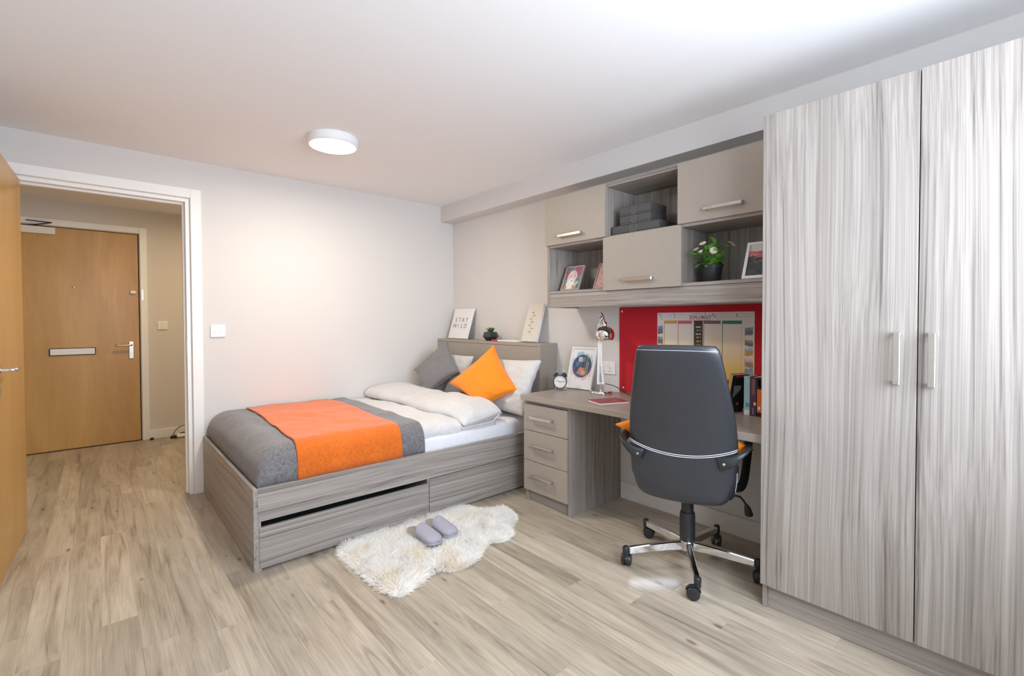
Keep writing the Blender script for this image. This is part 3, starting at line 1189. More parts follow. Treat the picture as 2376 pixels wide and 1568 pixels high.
# ------------------------------------------------------------------ pinboard and planner poster
pb = thing('pinboard', (-0.006, -2.61, DZT + 0.006), label='red felt pinboard on the wall above the desk', cat='pinboard')
part('board', (-0.011, -0.001, -3.188, -2.037, DZT + 0.006, 1.3115), 'felt_red', pb, 0.001)
for y_, z_ in ((-2.058, 1.283), (-2.070, 0.762)):
    b = bmesh.new()
    lathe(b, [(0.007, 0), (0.006, 0.003), (0.0, 0.005)], 16, Matrix.Translation((-0.011, y_, z_)) @ Matrix.Rotation(R(-90), 4, 'Y'))
    obj('screw_cap', b, 'plastic_white', pb, True, smooth=True)


def hash2(i, j):
    return (math.sin(i * 127.1 + j * 311.7) * 43758.5453) % 1.0


def lerp3(a, b, t):
    t = max(0, min(1, t))
    return tuple(x + (y - x) * t for x, y in zip(a, b))


def poster_fn(u, v):
    d = 1 - v                                   # distance from the top
    base = lerp3((0.72, 0.70, 0.70), (0.74, 0.66, 0.52), (d - 0.1) / 0.3)
    base = lerp3(base, (0.80, 0.52, 0.13), (d - 0.42) / 0.4)
    if d > 0.90:
        base = (0.75, 0.33, 0.06)
        for a in (0.03, 0.27, 0.52, 0.70):
            if a < u < a + 0.2 and 0.915 < d < 0.985:
                base = (0.20, 0.06, 0.07)
        return base
    cols = ((0.080, 0.232, (0.62, 0.33, 0.04)), (0.243, 0.395, (0.55, 0.12, 0.16)), (0.516, 0.690, (0.20, 0.12, 0.15)), (0.702, 0.888, (0.02, 0.22, 0.10)))
    for a, b_, c in cols:
        if a < u < b_ and 0.120 < d < 0.162:
            return c
        if a < u < a + 0.007 and 0.16 < d < 0.90:
            return lerp3(c, (0.45, 0.60, 0.55), (d - 0.5) * 0.8)
        if b_ - 0.006 < u < b_ and 0.16 < d < 0.85 and int(d * 120) % 2:
            return lerp3(c, base, 0.5)
    if 0.411 < u < 0.506 and d > 0.118:
        if 0.2 < d < 0.52 and 0.43 < u < 0.49 and int(d * 60) % 3 == 0 and hash2(int(u * 200), int(d * 60)) > 0.35:
            return (0.55, 0.55, 0.52) if d < 0.34 else (0.55, 0.34, 0.06)
        return (0.045, 0.040, 0.032)
    # little picture tiles down both sides
    for a, b_, rows in ((0.006, 0.066, ((0.20, 0.32), (0.35, 0.46), (0.5, 0.6), (0.64, 0.74))),
                        (0.912, 0.985, ((0.215, 0.315), (0.365, 0.445), (0.475, 0.585), (0.61, 0.72), (0.75, 0.87)))):
        for n_, (t0, t1) in enumerate(rows):
            dd = d + (u - a) * 0.18 * (1 if n_ % 2 == 0 else -1)
            if a < u < b_ and t0 < dd < t1:
                q = (dd - t0) / (t1 - t0)
                hsh = hash2(int(u * 160) + n_ * 9, int(d * 110))
                sky = ((0.16, 0.25, 0.50), (0.30, 0.32, 0.36), (0.35, 0.48, 0.66), (0.55, 0.50, 0.62), (0.12, 0.25, 0.60))[n_]
                gnd = ((0.12, 0.11, 0.12), (0.10, 0.10, 0.10), (0.45, 0.22, 0.06), (0.30, 0.16, 0.08), (0.30, 0.34, 0.20))[n_]
                return lerp3(sky if q + hsh * 0.4 < 0.55 else gnd, (0.6, 0.6, 0.6), hsh * 0.25)
    # faint key marks along the head strip
    for i_, (a, dd, c) in enumerate(((0.025, 0.030, (0.25, 0.15, 0.3)), (0.19, 0.030, (0.2, 0.2, 0.1)), (0.60, 0.035, (0.45, 0.1, 0.1)), (0.83, 0.035, (0.2, 0.18, 0.25)),
                                     (0.03, 0.062, (0.5, 0.3, 0.2)), (0.19, 0.066, (0.35, 0.2, 0.3)), (0.62, 0.066, (0.3, 0.3, 0.3)), (0.83, 0.066, (0.3, 0.28, 0.3)), (0.045, 0.095, (0.3, 0.2, 0.15)))):
        if abs(d - dd) < 0.0085:
            if a < u < a + 0.018:
                return c
            if a + 0.024 < u < a + 0.15 and hash2(int(u * 300), i_) > 0.45 and abs(d - dd) < 0.005:
                return (0.58, 0.55, 0.58)
    return base


po_ = thing('planner_poster', (-0.012, -2.63, 0.845), label='printed wall planner poster with coloured columns pinned on red board', cat='poster')
PWD, PHT = 0.598, 0.425
PM = frame_mat((0, 0, 0), (0, -1, 0), (0, 0, 1))
bm = bmesh.new()
box(bm, -0.0005, 0.0008, -PWD / 2, PWD / 2, 0, PHT)
obj('sheet', bm, 'white_card', po_)
grid_print('planner_print', PWD, PHT, poster_fn, 150, 110, po_, Matrix.Translation((-0.0007, 0, 0)) @ PM)
TM = Matrix.Translation((-0.0012, 0, 0)) @ PM
dark_red = plain('logo_red', (0.45, 0.03, 0.05, 1), 0.6)
dark_ink = plain('logo_ink', (0.07, 0.03, 0.05, 1), 0.6)
obj('logo_initial', text_mesh('X', 0.037, TM @ Matrix.Translation((-0.070, PHT - 0.045, 0))), dark_red, po_)
for i_, ch_ in enumerate('PLORIST'):
    obj('logo_letter', text_mesh(ch_, 0.030, TM @ Matrix.Translation((-0.046 + (0, 0.0155, 0.033, 0.0515, 0.064, 0.077, 0.093)[i_], PHT - 0.042, 0))), dark_red if ch_ == 'O' else dark_ink, po_)
bm = bmesh.new()
for a0, a1, zz, hh in ((-0.058, 0.048, 0.0, 0.0035),):
    box(bm, a0, a1, PHT - 0.052, PHT - 0.049, 0, 0.0003)
prev_ = None
for i in range(10):
    t = i / 9
    x0_ = -0.072 + 0.06 * t
    y0_ = PHT - 0.020 + 0.010 * math.sin(t * 2.2)
    box(bm, x0_, x0_ + 0.007, y0_, y0_ + 0.0018, 0, 0.0003)
box(bm, 0.018, 0.021, PHT - 0.016, PHT - 0.003, 0, 0.0003)
box(bm, 0.016, 0.023, PHT - 0.010, PHT - 0.008, 0, 0.0003)
bm.transform(TM)
obj('logo_swoosh', bm, dark_red, po_)
for y_ in (-0.292, 0.292):
    b = bmesh.new()
    lathe(b, [(0.005, 0), (0.004, 0.004), (0.0, 0.005)], 12, Matrix.Translation((-0.0012, y_, PHT - 0.008)) @ Matrix.Rotation(R(-90), 4, 'Y'))
    obj('pin', b, 'plastic_white', po_, smooth=True)


# ================================================================== PICTURES
def picture(name, bl, br, tilt_top, h, border, depth, frame_mat_, fn, res, label, inner='white_card', mount=0.0, group=None):
    """framed picture: bl, br bottom-front corners on its support; leans back by tilt_top metres over its height"""
    bl, br = Vector(bl), Vector(br)
    w = (br - bl).length
    xd = (br - bl).normalized()
    back = Vector((0, 0, 1)).cross(xd)           # points away from the viewer
    if back.dot(fw) < 0:
        back = -back
    upd = (Vector((0, 0, 1)) * math.sqrt(max(1e-6, h * h - tilt_top ** 2)) + back * tilt_top).normalized()
    nrm = xd.cross(upd)
    lift = max(0.0, nrm.z) * 0 + depth * abs(nrm.z)
    c = (bl + br) / 2
    t = thing(name, c, label=label, cat='picture', group=group)
    MM = frame_mat(Vector((0, 0, lift)), xd, upd)
    b = bmesh.new()
    if border > 0:
        for d in ((-w / 2, -w / 2 + border, 0, h), (w / 2 - border, w / 2, 0, h), (-w / 2 + border, w / 2 - border, 0, border), (-w / 2 + border, w / 2 - border, h - border, h)):
            box(b, d[0], d[1], d[2], d[3], -depth, 0, 0.0015)
        b.transform(MM)
        obj('frame', b, frame_mat_, t)
        b = bmesh.new()
        box(b, -w / 2 + border * 0.8, w / 2 - border * 0.8, border * 0.8, h - border * 0.8, -depth, -depth * 0.45)
        b.transform(MM)
        obj('backing', b, inner, t)
        pz = -depth * 0.45 + 0.0008
    else:
        box(b, -w / 2, w / 2, 0, h, -depth, 0, 0.002)
        b.transform(MM)
        obj('canvas', b, frame_mat_, t)
        pz = 0.0008
    iw, ih = w - 2 * border - 2 * mount, h - 2 * border - 2 * mount
    if fn:
        grid_print('print', iw, ih, fn, res[0], res[1], t, MM @ Matrix.Translation((0, border + mount, pz)))
    return t, MM, w


def blob(u, v, cx, cy, rx, ry):
    return ((u - cx) / rx) ** 2 + ((v - cy) / ry) ** 2


def floral_fn(u, v):
    c = (0.80, 0.80, 0.82)
    n_ = noise.noise(Vector((u * 7, v * 7, 3.3)))
    a = 0.68                                   # width / height of the print
    q = math.hypot((u - 0.5) * a, (v - 0.55)) / 0.31
    if q < 1.22 + 0.18 * n_:
        c = lerp3((0.80, 0.80, 0.82), (0.30, 0.55, 0.66) if v > 0.55 else (0.78, 0.50, 0.47), 0.75 + 0.6 * n_)
    if q < 1.0:
        c = lerp3((0.025, 0.045, 0.11), (0.07, 0.12, 0.22), 0.5 + noise.noise(Vector((u * 12, v * 12, 1))))
        for (cx, cy, rx, ry, cc) in ((0.42, 0.72, 0.15, 0.07, (0.62, 0.58, 0.64)), (0.56, 0.74, 0.07, 0.07, (0.12, 0.25, 0.20)), (0.28, 0.60, 0.10, 0.05, (0.14, 0.18, 0.36)),
                                     (0.50, 0.42, 0.21, 0.085, (0.72, 0.27, 0.20)), (0.58, 0.36, 0.13, 0.06, (0.80, 0.38, 0.26)), (0.40, 0.38, 0.10, 0.05, (0.68, 0.22, 0.20)),
                                     (0.30, 0.31, 0.16, 0.04, (0.06, 0.20, 0.17)), (0.72, 0.46, 0.06, 0.10, (0.10, 0.16, 0.12))):
            if blob(u, v, cx, cy, rx, ry) < 1 + 0.7 * noise.noise(Vector((u * 16, v * 16, cx * 9))):
                c = lerp3(cc, tuple(x * 0.6 for x in cc), 0.5 + 0.9 * noise.noise(Vector((u * 26, v * 22, 5))))
    for x0_, s in ((0.70, 0.10), (0.78, 0.06)):
        if abs(u - (x0_ + (v - 0.5) * s)) < 0.011 and 0.2 < v < (0.85 if s > 0.08 else 0.66):
            c = (0.50, 0.44, 0.24)
    return c


def pet_fn(u, v):
    n_ = noise.noise(Vector((u * 5, v * 6, 9.1)))
    c = lerp3((0.10, 0.14, 0.14), (0.22, 0.32, 0.30), 0.5 + n_)
    if v > 0.6 and u > 0.55 and n_ > -0.15:
        c = (0.50, 0.06, 0.20)
    if u < 0.25 and v > 0.45 and n_ > 0.0:
        c = (0.34, 0.06, 0.12)
    if blob(u, v, 0.45, 0.55, 0.30, 0.32) < 1:
        c = lerp3((0.62, 0.46, 0.42), (0.70, 0.58, 0.52), 0.5 + n_)
    if blob(u, v, 0.42, 0.18, 0.26, 0.34) < 1:
        c = (0.72, 0.68, 0.66)
    if blob(u, v, 0.8, 0.22, 0.12, 0.16) < 1 and n_ > -0.1:
        c = (0.40, 0.50, 0.48)
    if v < 0.18 and (0.10 < u < 0.26 or 0.60 < u < 0.76):
        c = (0.58, 0.24, 0.08)
    if blob(u, v, 0.36, 0.60, 0.05, 0.02) < 1 or blob(u, v, 0.62, 0.60, 0.05, 0.02) < 1 or blob(u, v, 0.48, 0.40, 0.05, 0.02) < 1:
        c = (0.16, 0.10, 0.10)
    return c


def pink_fn(u, v):
    n_ = noise.noise(Vector((u * 9, v * 9, 2)))
    return lerp3((0.62, 0.30, 0.33), (0.70, 0.42, 0.44), 0.5 + n_) if n_ < 0.42 else (0.30, 0.12, 0.15)


def hill_fn(u, v):
    n_ = noise.noise(Vector((u * 4, v * 7, 4)))
    if v > 0.80 + 0.05 * n_:
        return (0.62, 0.58, 0.55)
    if v > 0.62 + 0.10 * n_ - 0.1 * u:
        return lerp3((0.42, 0.07, 0.10), (0.6, 0.2, 0.2), 0.5 + n_)
    if v > 0.42:
        return lerp3((0.04, 0.04, 0.035), (0.28, 0.24, 0.20), max(0, noise.noise(Vector((u * 9, v * 24, 8))) * 1.6))
    return lerp3((0.030, 0.036, 0.036), (0.06, 0.07, 0.07), 0.5 + n_)


def sprig_fn(u, v):
    base = (0.66, 0.61, 0.53)
    cx = 0.46 + 0.05 * math.sin(v * 9)
    if 0.18 < v < 0.80:
        if abs(u - cx) < 0.012:
            return (0.30, 0.25, 0.22)
        for k_ in range(7):
            cy = 0.24 + k_ * 0.085
            s = 1 if k_ % 2 else -1
            if blob(u, v, cx + s * 0.10, cy + 0.02, 0.085, 0.018) < 1:
                return (0.38, 0.31, 0.27)
    return base


# headboard ledge pictures
DG = HBZ + 0.001
t, MM, w_ = picture('canvas_print', (-0.125, -0.085, DG), (-0.125, -0.395, DG), 0.092, 0.300, 0, 0.018, 'white_card', None, None,
                    'white canvas reading STAY WILD leaning on the headboard ledge')
for s_, yy in (('STAY', 0.165), ('WILD', 0.105)):
    for i_, ch_ in enumerate(s_):
        obj('letter', text_mesh(ch_, 0.062, MM @ Matrix.Translation(((i_ - 1.5) * 0.058, yy, 0.0006))), 'ink', t)
picture('canvas_print', (-0.135, -1.165, DG), (-0.135, -1.335, DG), 0.095, 0.315, 0, 0.026, 'white_card', sprig_fn, (40, 70),
        'narrow cream canvas with a sketched sprig leaning on headboard ledge')
# desk picture
picture('picture_frame', (-0.125, -1.640, DZT + 0.001), (-0.110, -1.860, DZT + 0.001), 0.085, 0.310, 0.014, 0.016, 'plastic_white', floral_fn, (70, 100),
        'white framed floral print of roses in a dark circle on desk', mount=0.004)
# shelf pictures
SZ = Z1 + 0.019
picture('picture_frame', (-0.250, -1.700, SZ), (-0.250, -1.868, SZ), 0.075, 0.190, 0.011, 0.014, 'beige', pet_fn, (44, 56),
        'small beige framed colourful animal painting in left shelf bay')
picture('picture_frame', (-0.245, -1.990, SZ), (-0.245, -2.135, SZ), 0.075, 0.190, 0.011, 0.014, 'beige', pink_fn, (40, 52),
        'small beige framed pink print half hidden behind the flap door')
picture('picture_frame', (-0.250, -2.955, SZ), (-0.250, -3.165, SZ), 0.075, 0.205, 0.016, 0.016, 'plastic_white', hill_fn, (50, 60),
        'white framed dark landscape print next to the flower pot')

# ================================================================== STORAGE BOXES
boxes = ((-2.180, -2.508, 1.7485, 0.056, 0.21, 'widest charcoal storage box with stitched tab, bottom of stack'),
         (-2.238, -2.455, 1.8055, 0.052, 0.17, 'charcoal storage box with stitched tab, middle of stack'),
         (-2.238, -2.455, 1.8585, 0.054, 0.17, 'charcoal storage box with stitched tab, top of stack'))
for ya, yb, z0, hh, dp, lab in boxes:
    xf = -0.288
    t = thing('storage_box', (xf + dp / 2, (ya + yb) / 2, z0), label=lab, cat='storage box', group='stacked storage boxes')
    part('base', (xf + 0.002, xf + dp - 0.002, yb + 0.002, ya - 0.002, z0, z0 + hh * 0.16), 'boxfab', t, 0.001)
    lid = part('lid', (xf, xf + dp, yb, ya, z0 + hh * 0.14, z0 + hh), 'boxfab', t, 0.002)
    yc = (ya + yb) / 2 + 0.005
    w = 0.016 if dp < 0.2 else 0.024
    b = bmesh.new()
    pts = [(-w, hh * 0.98)] + [(w * math.cos(a), hh * 0.34 + w * math.sin(a)) for a in [math.pi + math.pi * i / 10 for i in range(11)]] + [(w, hh * 0.98)]
    prism(b, [(x_, y_) for x_, y_ in pts], 0, 0.0025, frame_mat((xf, yc, z0), (0, -1, 0), (0, 0, 1)))
    tb = obj('tab', b, 'boxfab', t, True)
    b = bmesh.new()
    tube(b, [Vector((xf - 0.0030, yc - x_ * 0.92, z0 + y_ * 1.0 + 0.001)) for x_, y_ in pts], 0.0007, 6)
    obj('tab_stitching', b, 'greythread', tb, True)
    b = bmesh.new()
    for zz in (z0 + hh * 0.22, z0 + hh * 0.96):
        tube(b, [(xf - 0.0006, ya - 0.003, zz), (xf - 0.0006, yb + 0.003, zz)], 0.0008, 5)
    obj('edge_stitching', b, 'boxfab', lid, True)

# ================================================================== POTTED DAISY
px_, py_ = -0.215, -2.785
fp = thing('potted_flower', (px_, py_, SZ), label='artificial white daisies with green leaves in black pot', cat='potted plant')
b = bmesh.new()
lathe(b, [(0.0, 0.0), (0.040, 0.0), (0.043, 0.003), (0.052, 0.072), (0.058, 0.073), (0.060, 0.094), (0.056, 0.095), (0.053, 0.080), (0.0, 0.080)], 40, cap=False)
autosmooth(obj('pot', b, 'pot', fp), 40)
b = bmesh.new()
lathe(b, [(0.053, 0.0785), (0.03, 0.084), (0.0, 0.085)], 24, cap=False)
obj('soil', b, 'soil', fp, smooth=True)


def leaf_mesh(ln, wd, fold=0.25, curl=0.25):
    bm = bmesh.new()
    n_ = 6
    rows = []
    for i in range(n_ + 1):
        t = i / n_
        hw = wd * (math.sin(math.pi * min(1, t * 0.93 + 0.05)) ** 0.75)
        z = -curl * ln * t * t
        rows.append([bm.verts.new((t * ln, -hw, z + hw * fold)), bm.verts.new((t * ln, 0, z)), bm.verts.new((t * ln, hw, z + hw * fold))])
    for a, b_ in zip(rows, rows[1:]):
        bm.faces.new((a[0], a[1], b_[1], b_[0]))
        bm.faces.new((a[1], a[2], b_[2], b_[1]))
    me = bpy.data.meshes.new('leaf')
    bm.to_mesh(me)
    bm.free()
    for p in me.polygons:
        p.use_smooth = True
    return me


lm = leaf_mesh(0.045, 0.016)
lm.materials.append(MAT['leaf'])
lm2 = leaf_mesh(0.038, 0.019)
lm2.materials.append(MAT['leaf'])
rnd = random.Random(11)


def place_leaf(me, parent, p, az, el, sc=1.0, roll=0.0, name='leaf'):
    o = bpy.data.objects.new(name, me)
    COL.objects.link(o)
    o.parent = parent
    o.matrix_local = Matrix.Translation(p) @ Matrix.Rotation(az, 4, 'Z') @ Matrix.Rotation(-el, 4, 'Y') @ Matrix.Rotation(roll, 4, 'X') @ Matrix.Scale(sc, 4)
    return o


for i in range(46):
    az = rnd.uniform(0, 2 * math.pi)
    rr = rnd.uniform(0.006, 0.042)
    z = rnd.uniform(0.088, 0.185)
    if z > 0.15:
        rr *= 0.8
    p = Vector((rr * math.cos(az), rr * math.sin(az), z))
    place_leaf(rnd.choice((lm, lm2)), fp, p, az + rnd.uniform(-0.5, 0.5), rnd.uniform(-0.2, 1.0), rnd.uniform(0.75, 1.15), rnd.uniform(-0.6, 0.6))
# view-space-free flower heads: (across, depth, height, tilt)
side = Vector((0.50, -0.87, 0))
toc = Vector((-0.87, -0.50, 0))
flowers = ((-0.046, 0.02, 0.208, 0.016, -0.35, 0.6), (0.006, 0.035, 0.166, 0.018, 0.0, 1.25), (0.095, 0.01, 0.200, 0.019, 0.7, 0.5), (-0.080, 0.02, 0.178, 0.014, -0.5, 0.4),
           (-0.058, 0.035, 0.160, 0.012, -0.9, 0.9), (-0.018, -0.01, 0.195, 0.011, 0.1, 0.4), (0.080, -0.02, 0.190, 0.009, 0.2, 0.3))
for fx, fd, fz, fr_, lean, tip in flowers:
    fr_ *= 1.3
    P = side * fx + toc * fd + Vector((0, 0, fz))
    b = bmesh.new()
    tube(b, spline([Vector((fx * 0.1 * side.x, fx * 0.1 * side.y, 0.082)), P * 0.5 + Vector((0, 0, 0.05)), P], 5), 0.0014, 6)
    obj('stem', b, 'leaf', fp, smooth=True)
    nrm = (side * lean + toc * math.sin(tip) + Vector((0, 0, 1)) * math.cos(tip)).normalized()
    fm = frame_mat(P, nrm.cross(Vector((0.3, 0.4, 0.86))).normalized(), nrm.cross(nrm.cross(Vector((0.3, 0.4, 0.86)))).normalized())
    b = bmesh.new()
    for layer in range(2):
        for k_ in range(16):
            a = 2 * math.pi * (k_ + layer * 0.5) / 16
            ln, hw, zz = fr_ * (1 - 0.2 * layer), fr_ * 0.17, 0.002 + 0.002 * layer
            d = Vector((math.cos(a), math.sin(a), 0))
            q = Vector((-d.y, d.x, 0))
            v = [b.verts.new(d * ln * 0.15 + Vector((0, 0, zz))), b.verts.new(d * ln * 0.6 + q * hw + Vector((0, 0, zz + 0.002))),
                 b.verts.new(d * ln + Vector((0, 0, zz))), b.verts.new(d * ln * 0.6 - q * hw + Vector((0, 0, zz + 0.002)))]
            b.faces.new(v)
    b.transform(fm)
    fo = obj('flower', b, 'petal', fp)
    b = bmesh.new()
    lathe(b, [(fr_ * 0.30, 0.003), (fr_ * 0.25, 0.006), (0, 0.007)], 10, cap=True)
    b.transform(fm)
    obj('flower_core', b, 'yellow', fo)
    b = bmesh.new()
    lathe(b, [(0.001, -0.004), (fr_ * 0.4, 0.0), (fr_ * 0.42, 0.002)], 10)
    b.transform(fm)
    obj('calyx', b, 'leaf', fo)
for fx, fd, fz, az, el in ((0.012, 0.02, 0.200, 2.4, 1.25), (0.022, 0.0, 0.196, -0.9, 1.2), (0.10, 0.0, 0.165, -1.2, -0.9), (-0.078, 0.02, 0.160, 2.9, 0.1), (-0.072, 0.03, 0.155, 3.2, 0.0),
                          (0.05, 0.02, 0.175, -0.9, 0.3), (-0.035, 0.045, 0.14, 2.4, 0.4), (-0.050, 0.02, 0.118, 2.4, -0.1), (-0.045, 0.02, 0.10, 2.5, -0.3)):
    place_leaf(lm2, fp, side * fx + toc * fd + Vector((0, 0, fz)), az, el, 1.25)

# ================================================================== SUCCULENT + BOOKLET ON HEADBOARD
sc_ = thing('potted_succulent', (-0.115, -0.745, DG), label='tiny succulent in a faceted black bowl on the headboard ledge', cat='potted plant')
b = bmesh.new()
lathe(b, [(0.0, 0.0), (0.040, 0.0), (0.072, 0.034), (0.058, 0.075), (0.050, 0.075), (0.046, 0.066), (0.0, 0.066)], 7, Matrix.Rotation(0.4, 4, 'Z'), cap=False)
obj('bowl', b, 'pot', sc_)
sm = leaf_mesh(0.062, 0.010, 0.5, -0.15)
sm.materials.append(MAT['leaf_dark'])
for i in range(13):
    az = i * 2.4
    el = 0.75 + 0.5 * (i / 13)
    place_leaf(sm, sc_, Vector((0.012 * math.cos(az), 0.012 * math.sin(az), 0.062)), az, el, 0.95 - 0.02 * (i % 4))

bk = thing('booklet', (-0.12, -0.99, DG), label='thin white booklet with red spine lying flat on headboard ledge', cat='book')
part('pages', (-0.165, -0.055, -1.15, -0.90, DG, DG + 0.012), 'white_card', bk, 0.001)
part('spine_cover', (-0.168, -0.052, -0.90, -0.82, DG, DG + 0.013), plain('scarlet_cover', (0.55, 0.03, 0.03, 1), 0.5), bk, 0.001)

# ================================================================== ALARM CLOCK
ck = thing('alarm_clock', (-0.235, -1.690, DZT), R(0), label='black twin-bell alarm clock with white dial on desk', cat='clock')
face = Vector((-0.80, -0.60, 0)).normalized()          # looks towards the room
right = Vector((face.y * -1, face.x, 0)) * -1
right = face.cross(Vector((0, 0, 1)))                   # viewer's right when facing the dial is -right
CM = frame_mat((0, 0, 0.062), -right, (0, 0, 1))        # local x right, y up, z towards the viewer
if CM.col[2].xyz.dot(face) < 0:
    CM = frame_mat((0, 0, 0.062), right, (0, 0, 1))
b = bmesh.new()
lathe(b, [(0.0, -0.026), (0.042, -0.026), (0.048, -0.020), (0.049, 0.018), (0.049, 0.021), (0.044, 0.022), (0.044, 0.016), (0.0, 0.016)], 48, CM, cap=False)
autosmooth(obj('case', b, 'plastic_black', ck), 30)
b = bmesh.new()
lathe(b, [(0.0, 0.0165), (0.0435, 0.0165)], 48, CM, cap=False)
dial = obj('dial', b, 'white_card', ck)
b = bmesh.new()
for k_ in range(12):
    a = k_ * math.pi / 6
    L0 = 0.034 if k_ % 3 else 0.031
    b2 = bmesh.new()
    box(b2, -0.0008, 0.0008, L0, 0.040, 0.0168, 0.0174)
    join(b, b2, CM @ Matrix.Rotation(a, 4, 'Z'))
obj('hour_marks', b, 'ink', dial)
for nm, a, ln, wd in (('hour_hand', R(60), 0.022, 0.0016), ('minute_hand', R(-80), 0.034, 0.0011)):
    b = bmesh.new()
    b2 = bmesh.new()
    box(b2, -wd, wd, -0.005, ln, 0.0178, 0.0186)
    join(b, b2, CM @ Matrix.Rotation(a, 4, 'Z'))
    obj(nm, b, 'plastic_black', dial)
for s in (-1, 1):
    bmx = CM @ Matrix.Rotation(R(-s * 32), 4, 'Z') @ Matrix.Translation((0, 0.052, 0)) @ Matrix.Rotation(R(-90), 4, 'X')
    b = bmesh.new()
    lathe(b, [(0.021, 0.0), (0.020, 0.006), (0.014, 0.014), (0.004, 0.018), (0.0, 0.018)], 24, bmx)
    obj('bell', b, 'plastic_black', ck, smooth=True)
    b = bmesh.new()
    lathe(b, [(0.003, -0.006), (0.003, 0.022), (0.005, 0.023), (0.004, 0.027), (0.0, 0.028)], 12, bmx)
    obj('bell_post', b, 'chrome', ck, smooth=True)
    b = bmesh.new()
    tube(b, [CM @ Vector((s * 0.026, -0.036, 0.0)), CM @ Vector((s * 0.037, -0.059, 0.004))], [0.004, 0.003], 10)
    obj('foot', b, 'chrome', ck, smooth=True)
b = bmesh.new()
tube(b, [CM @ p for p in spline([(-0.030, 0.060, -0.004), (-0.022, 0.082, -0.004), (0.0, 0.090, -0.004), (0.022, 0.082, -0.004), (0.030, 0.060, -0.004)], 6)], 0.0016, 8)
obj('carry_handle', b, 'chrome', ck, smooth=True)

# ================================================================== DESK LAMP
LPX, LPY = -0.150, -1.985
dl = thing('desk_lamp', (LPX, LPY, DZT), label='chrome desk lamp with white twin arms and ball shade', cat='desk lamp')
b = bmesh.new()
lathe(b, [(0.0, 0.0), (0.072, 0.0), (0.074, 0.004), (0.074, 0.016), (0.069, 0.022), (0.0, 0.024)], 48, cap=False)
autosmooth(obj('base', b, 'chrome', dl), 40)
b = bmesh.new()
lathe(b, [(0.008, 0.023), (0.008, 0.060), (0.011, 0.062), (0.011, 0.072), (0.0, 0.073)], 20)
autosmooth(obj('post', b, 'chrome', dl), 40)
LS = Vector((0.46, -0.89, 0))                # across the view, to the right
b = bmesh.new()
tube(b, [LS * -0.024 + Vector((0, 0, 0.070)), LS * 0.026 + Vector((0, 0, 0.070))], 0.007, 8, power=4)
obj('arm_bracket', b, 'white_metal', dl)
zt = 0.350
for xo0, xo1 in ((-0.017, -0.010), (0.019, 0.004)):
    b = bmesh.new()
    tube(b, [LS * xo0 + Vector((0, 0, 0.066)), LS * xo1 * 1.4 + Vector((0, 0, 0.22)), LS * xo1 + Vector((0, 0, zt))], 0.0075, 12, power=4)
    obj('arm', b, 'white_metal', dl)
b = bmesh.new()
tube(b, [LS * -0.016 + Vector((0, 0, 0.195)), LS * 0.014 + Vector((0, 0, 0.195))], 0.004, 8)
obj('arm_spacer', b, 'white_metal', dl)
b = bmesh.new()
pts = []
for i in range(121):
    a = i / 120 * 2 * math.pi * 14
    z = 0.085 + 0.10 * i / 120
    pts.append(LS * (0.001) + Vector((0.0045 * math.cos(a), 0.0045 * math.sin(a), z)))
tube(b, pts, 0.0010, 5)
obj('spring', b, 'chrome', dl, smooth=True)
b = bmesh.new()
tube(b, spline([LS * -0.004 + Vector((0, 0, zt - 0.01)), LS * -0.016 + Vector((0, 0, zt + 0.06)), LS * 0.002 + Vector((0, 0, zt + 0.155)), LS * 0.012 + Vector((0, 0, zt + 0.165))], 6), 0.006, 10)
obj('neck', b, 'chrome', dl, smooth=True)
b = bmesh.new()
for zz in (zt + 0.125, zt + 0.160):
    tube(b, [LS * -0.014 + Vector((0, 0, zz)), LS * 0.018 + Vector((0, 0, zz))], 0.006, 12)
obj('neck_joint', b, 'chrome', dl, smooth=True)
SC_ = LS * 0.040 + Vector((-0.02, 0, zt + 0.050))
b = bmesh.new()
prof = []
for i in range(15):
    a = R(-30) + (R(90) - R(-30)) * i / 14
    prof.append((0.064 * math.cos(a) + 1e-7, 0.064 * math.sin(a)))
prof2 = [(r_ * 0.96, z_ * 0.96) for r_, z_ in prof[::-1]]
prof[-1] = (0.0, 0.064)
prof2[0] = (0.0, 0.0614)
lathe(b, [p for p in (prof2[::-1])][::-1][::-1] + [], 40, Matrix.Translation(SC_), cap=False)
lathe(b, prof, 40, Matrix.Translation(SC_), cap=False)
sh = obj('shade', b, 'chrome', dl, smooth=True)
b = bmesh.new()
lathe(b, [(0.014, 0.060), (0.014, 0.085), (0.010, 0.090), (0.0, 0.090)], 20, Matrix.Translation(SC_))
autosmooth(obj('shade_cap', b, 'chrome', dl), 40)
b = bmesh.new()
lathe(b, [(0.0, -0.030), (0.018, -0.022), (0.024, -0.004), (0.016, 0.020), (0.012, 0.050)], 16, Matrix.Translation(SC_), cap=False)
obj('bulb', b, 'white_card', dl, smooth=True)
b = bmesh.new()
tube(b, spline([SC_ + Vector((0, 0, 0.088)), SC_ + LS * -0.012 + Vector((0, 0, 0.135)), SC_ + LS * -0.026 + Vector((0, 0, 0.150)), LS * 0.012 + Vector((0, 0, zt + 0.185)), LS * -0.006 + Vector((0, 0, zt + 0.160))], 8), 0.0025, 8)
obj('cord_loop', b, 'plastic_black', dl, smooth=True)
b = bmesh.new()
tube(b, spline([LS * 0.018 + Vector((0.004, 0, 0.070)), LS * 0.06 + Vector((0.02, 0, 0.060)), LS * 0.11 + Vector((0.02, 0, 0.040)), LS * 0.17 + Vector((0.0, 0, 0.012)), LS * 0.24 + Vector((-0.04, 0, 0.004))], 8), 0.0025, 8)
obj('cord', b, 'plastic_black', dl, smooth=True)

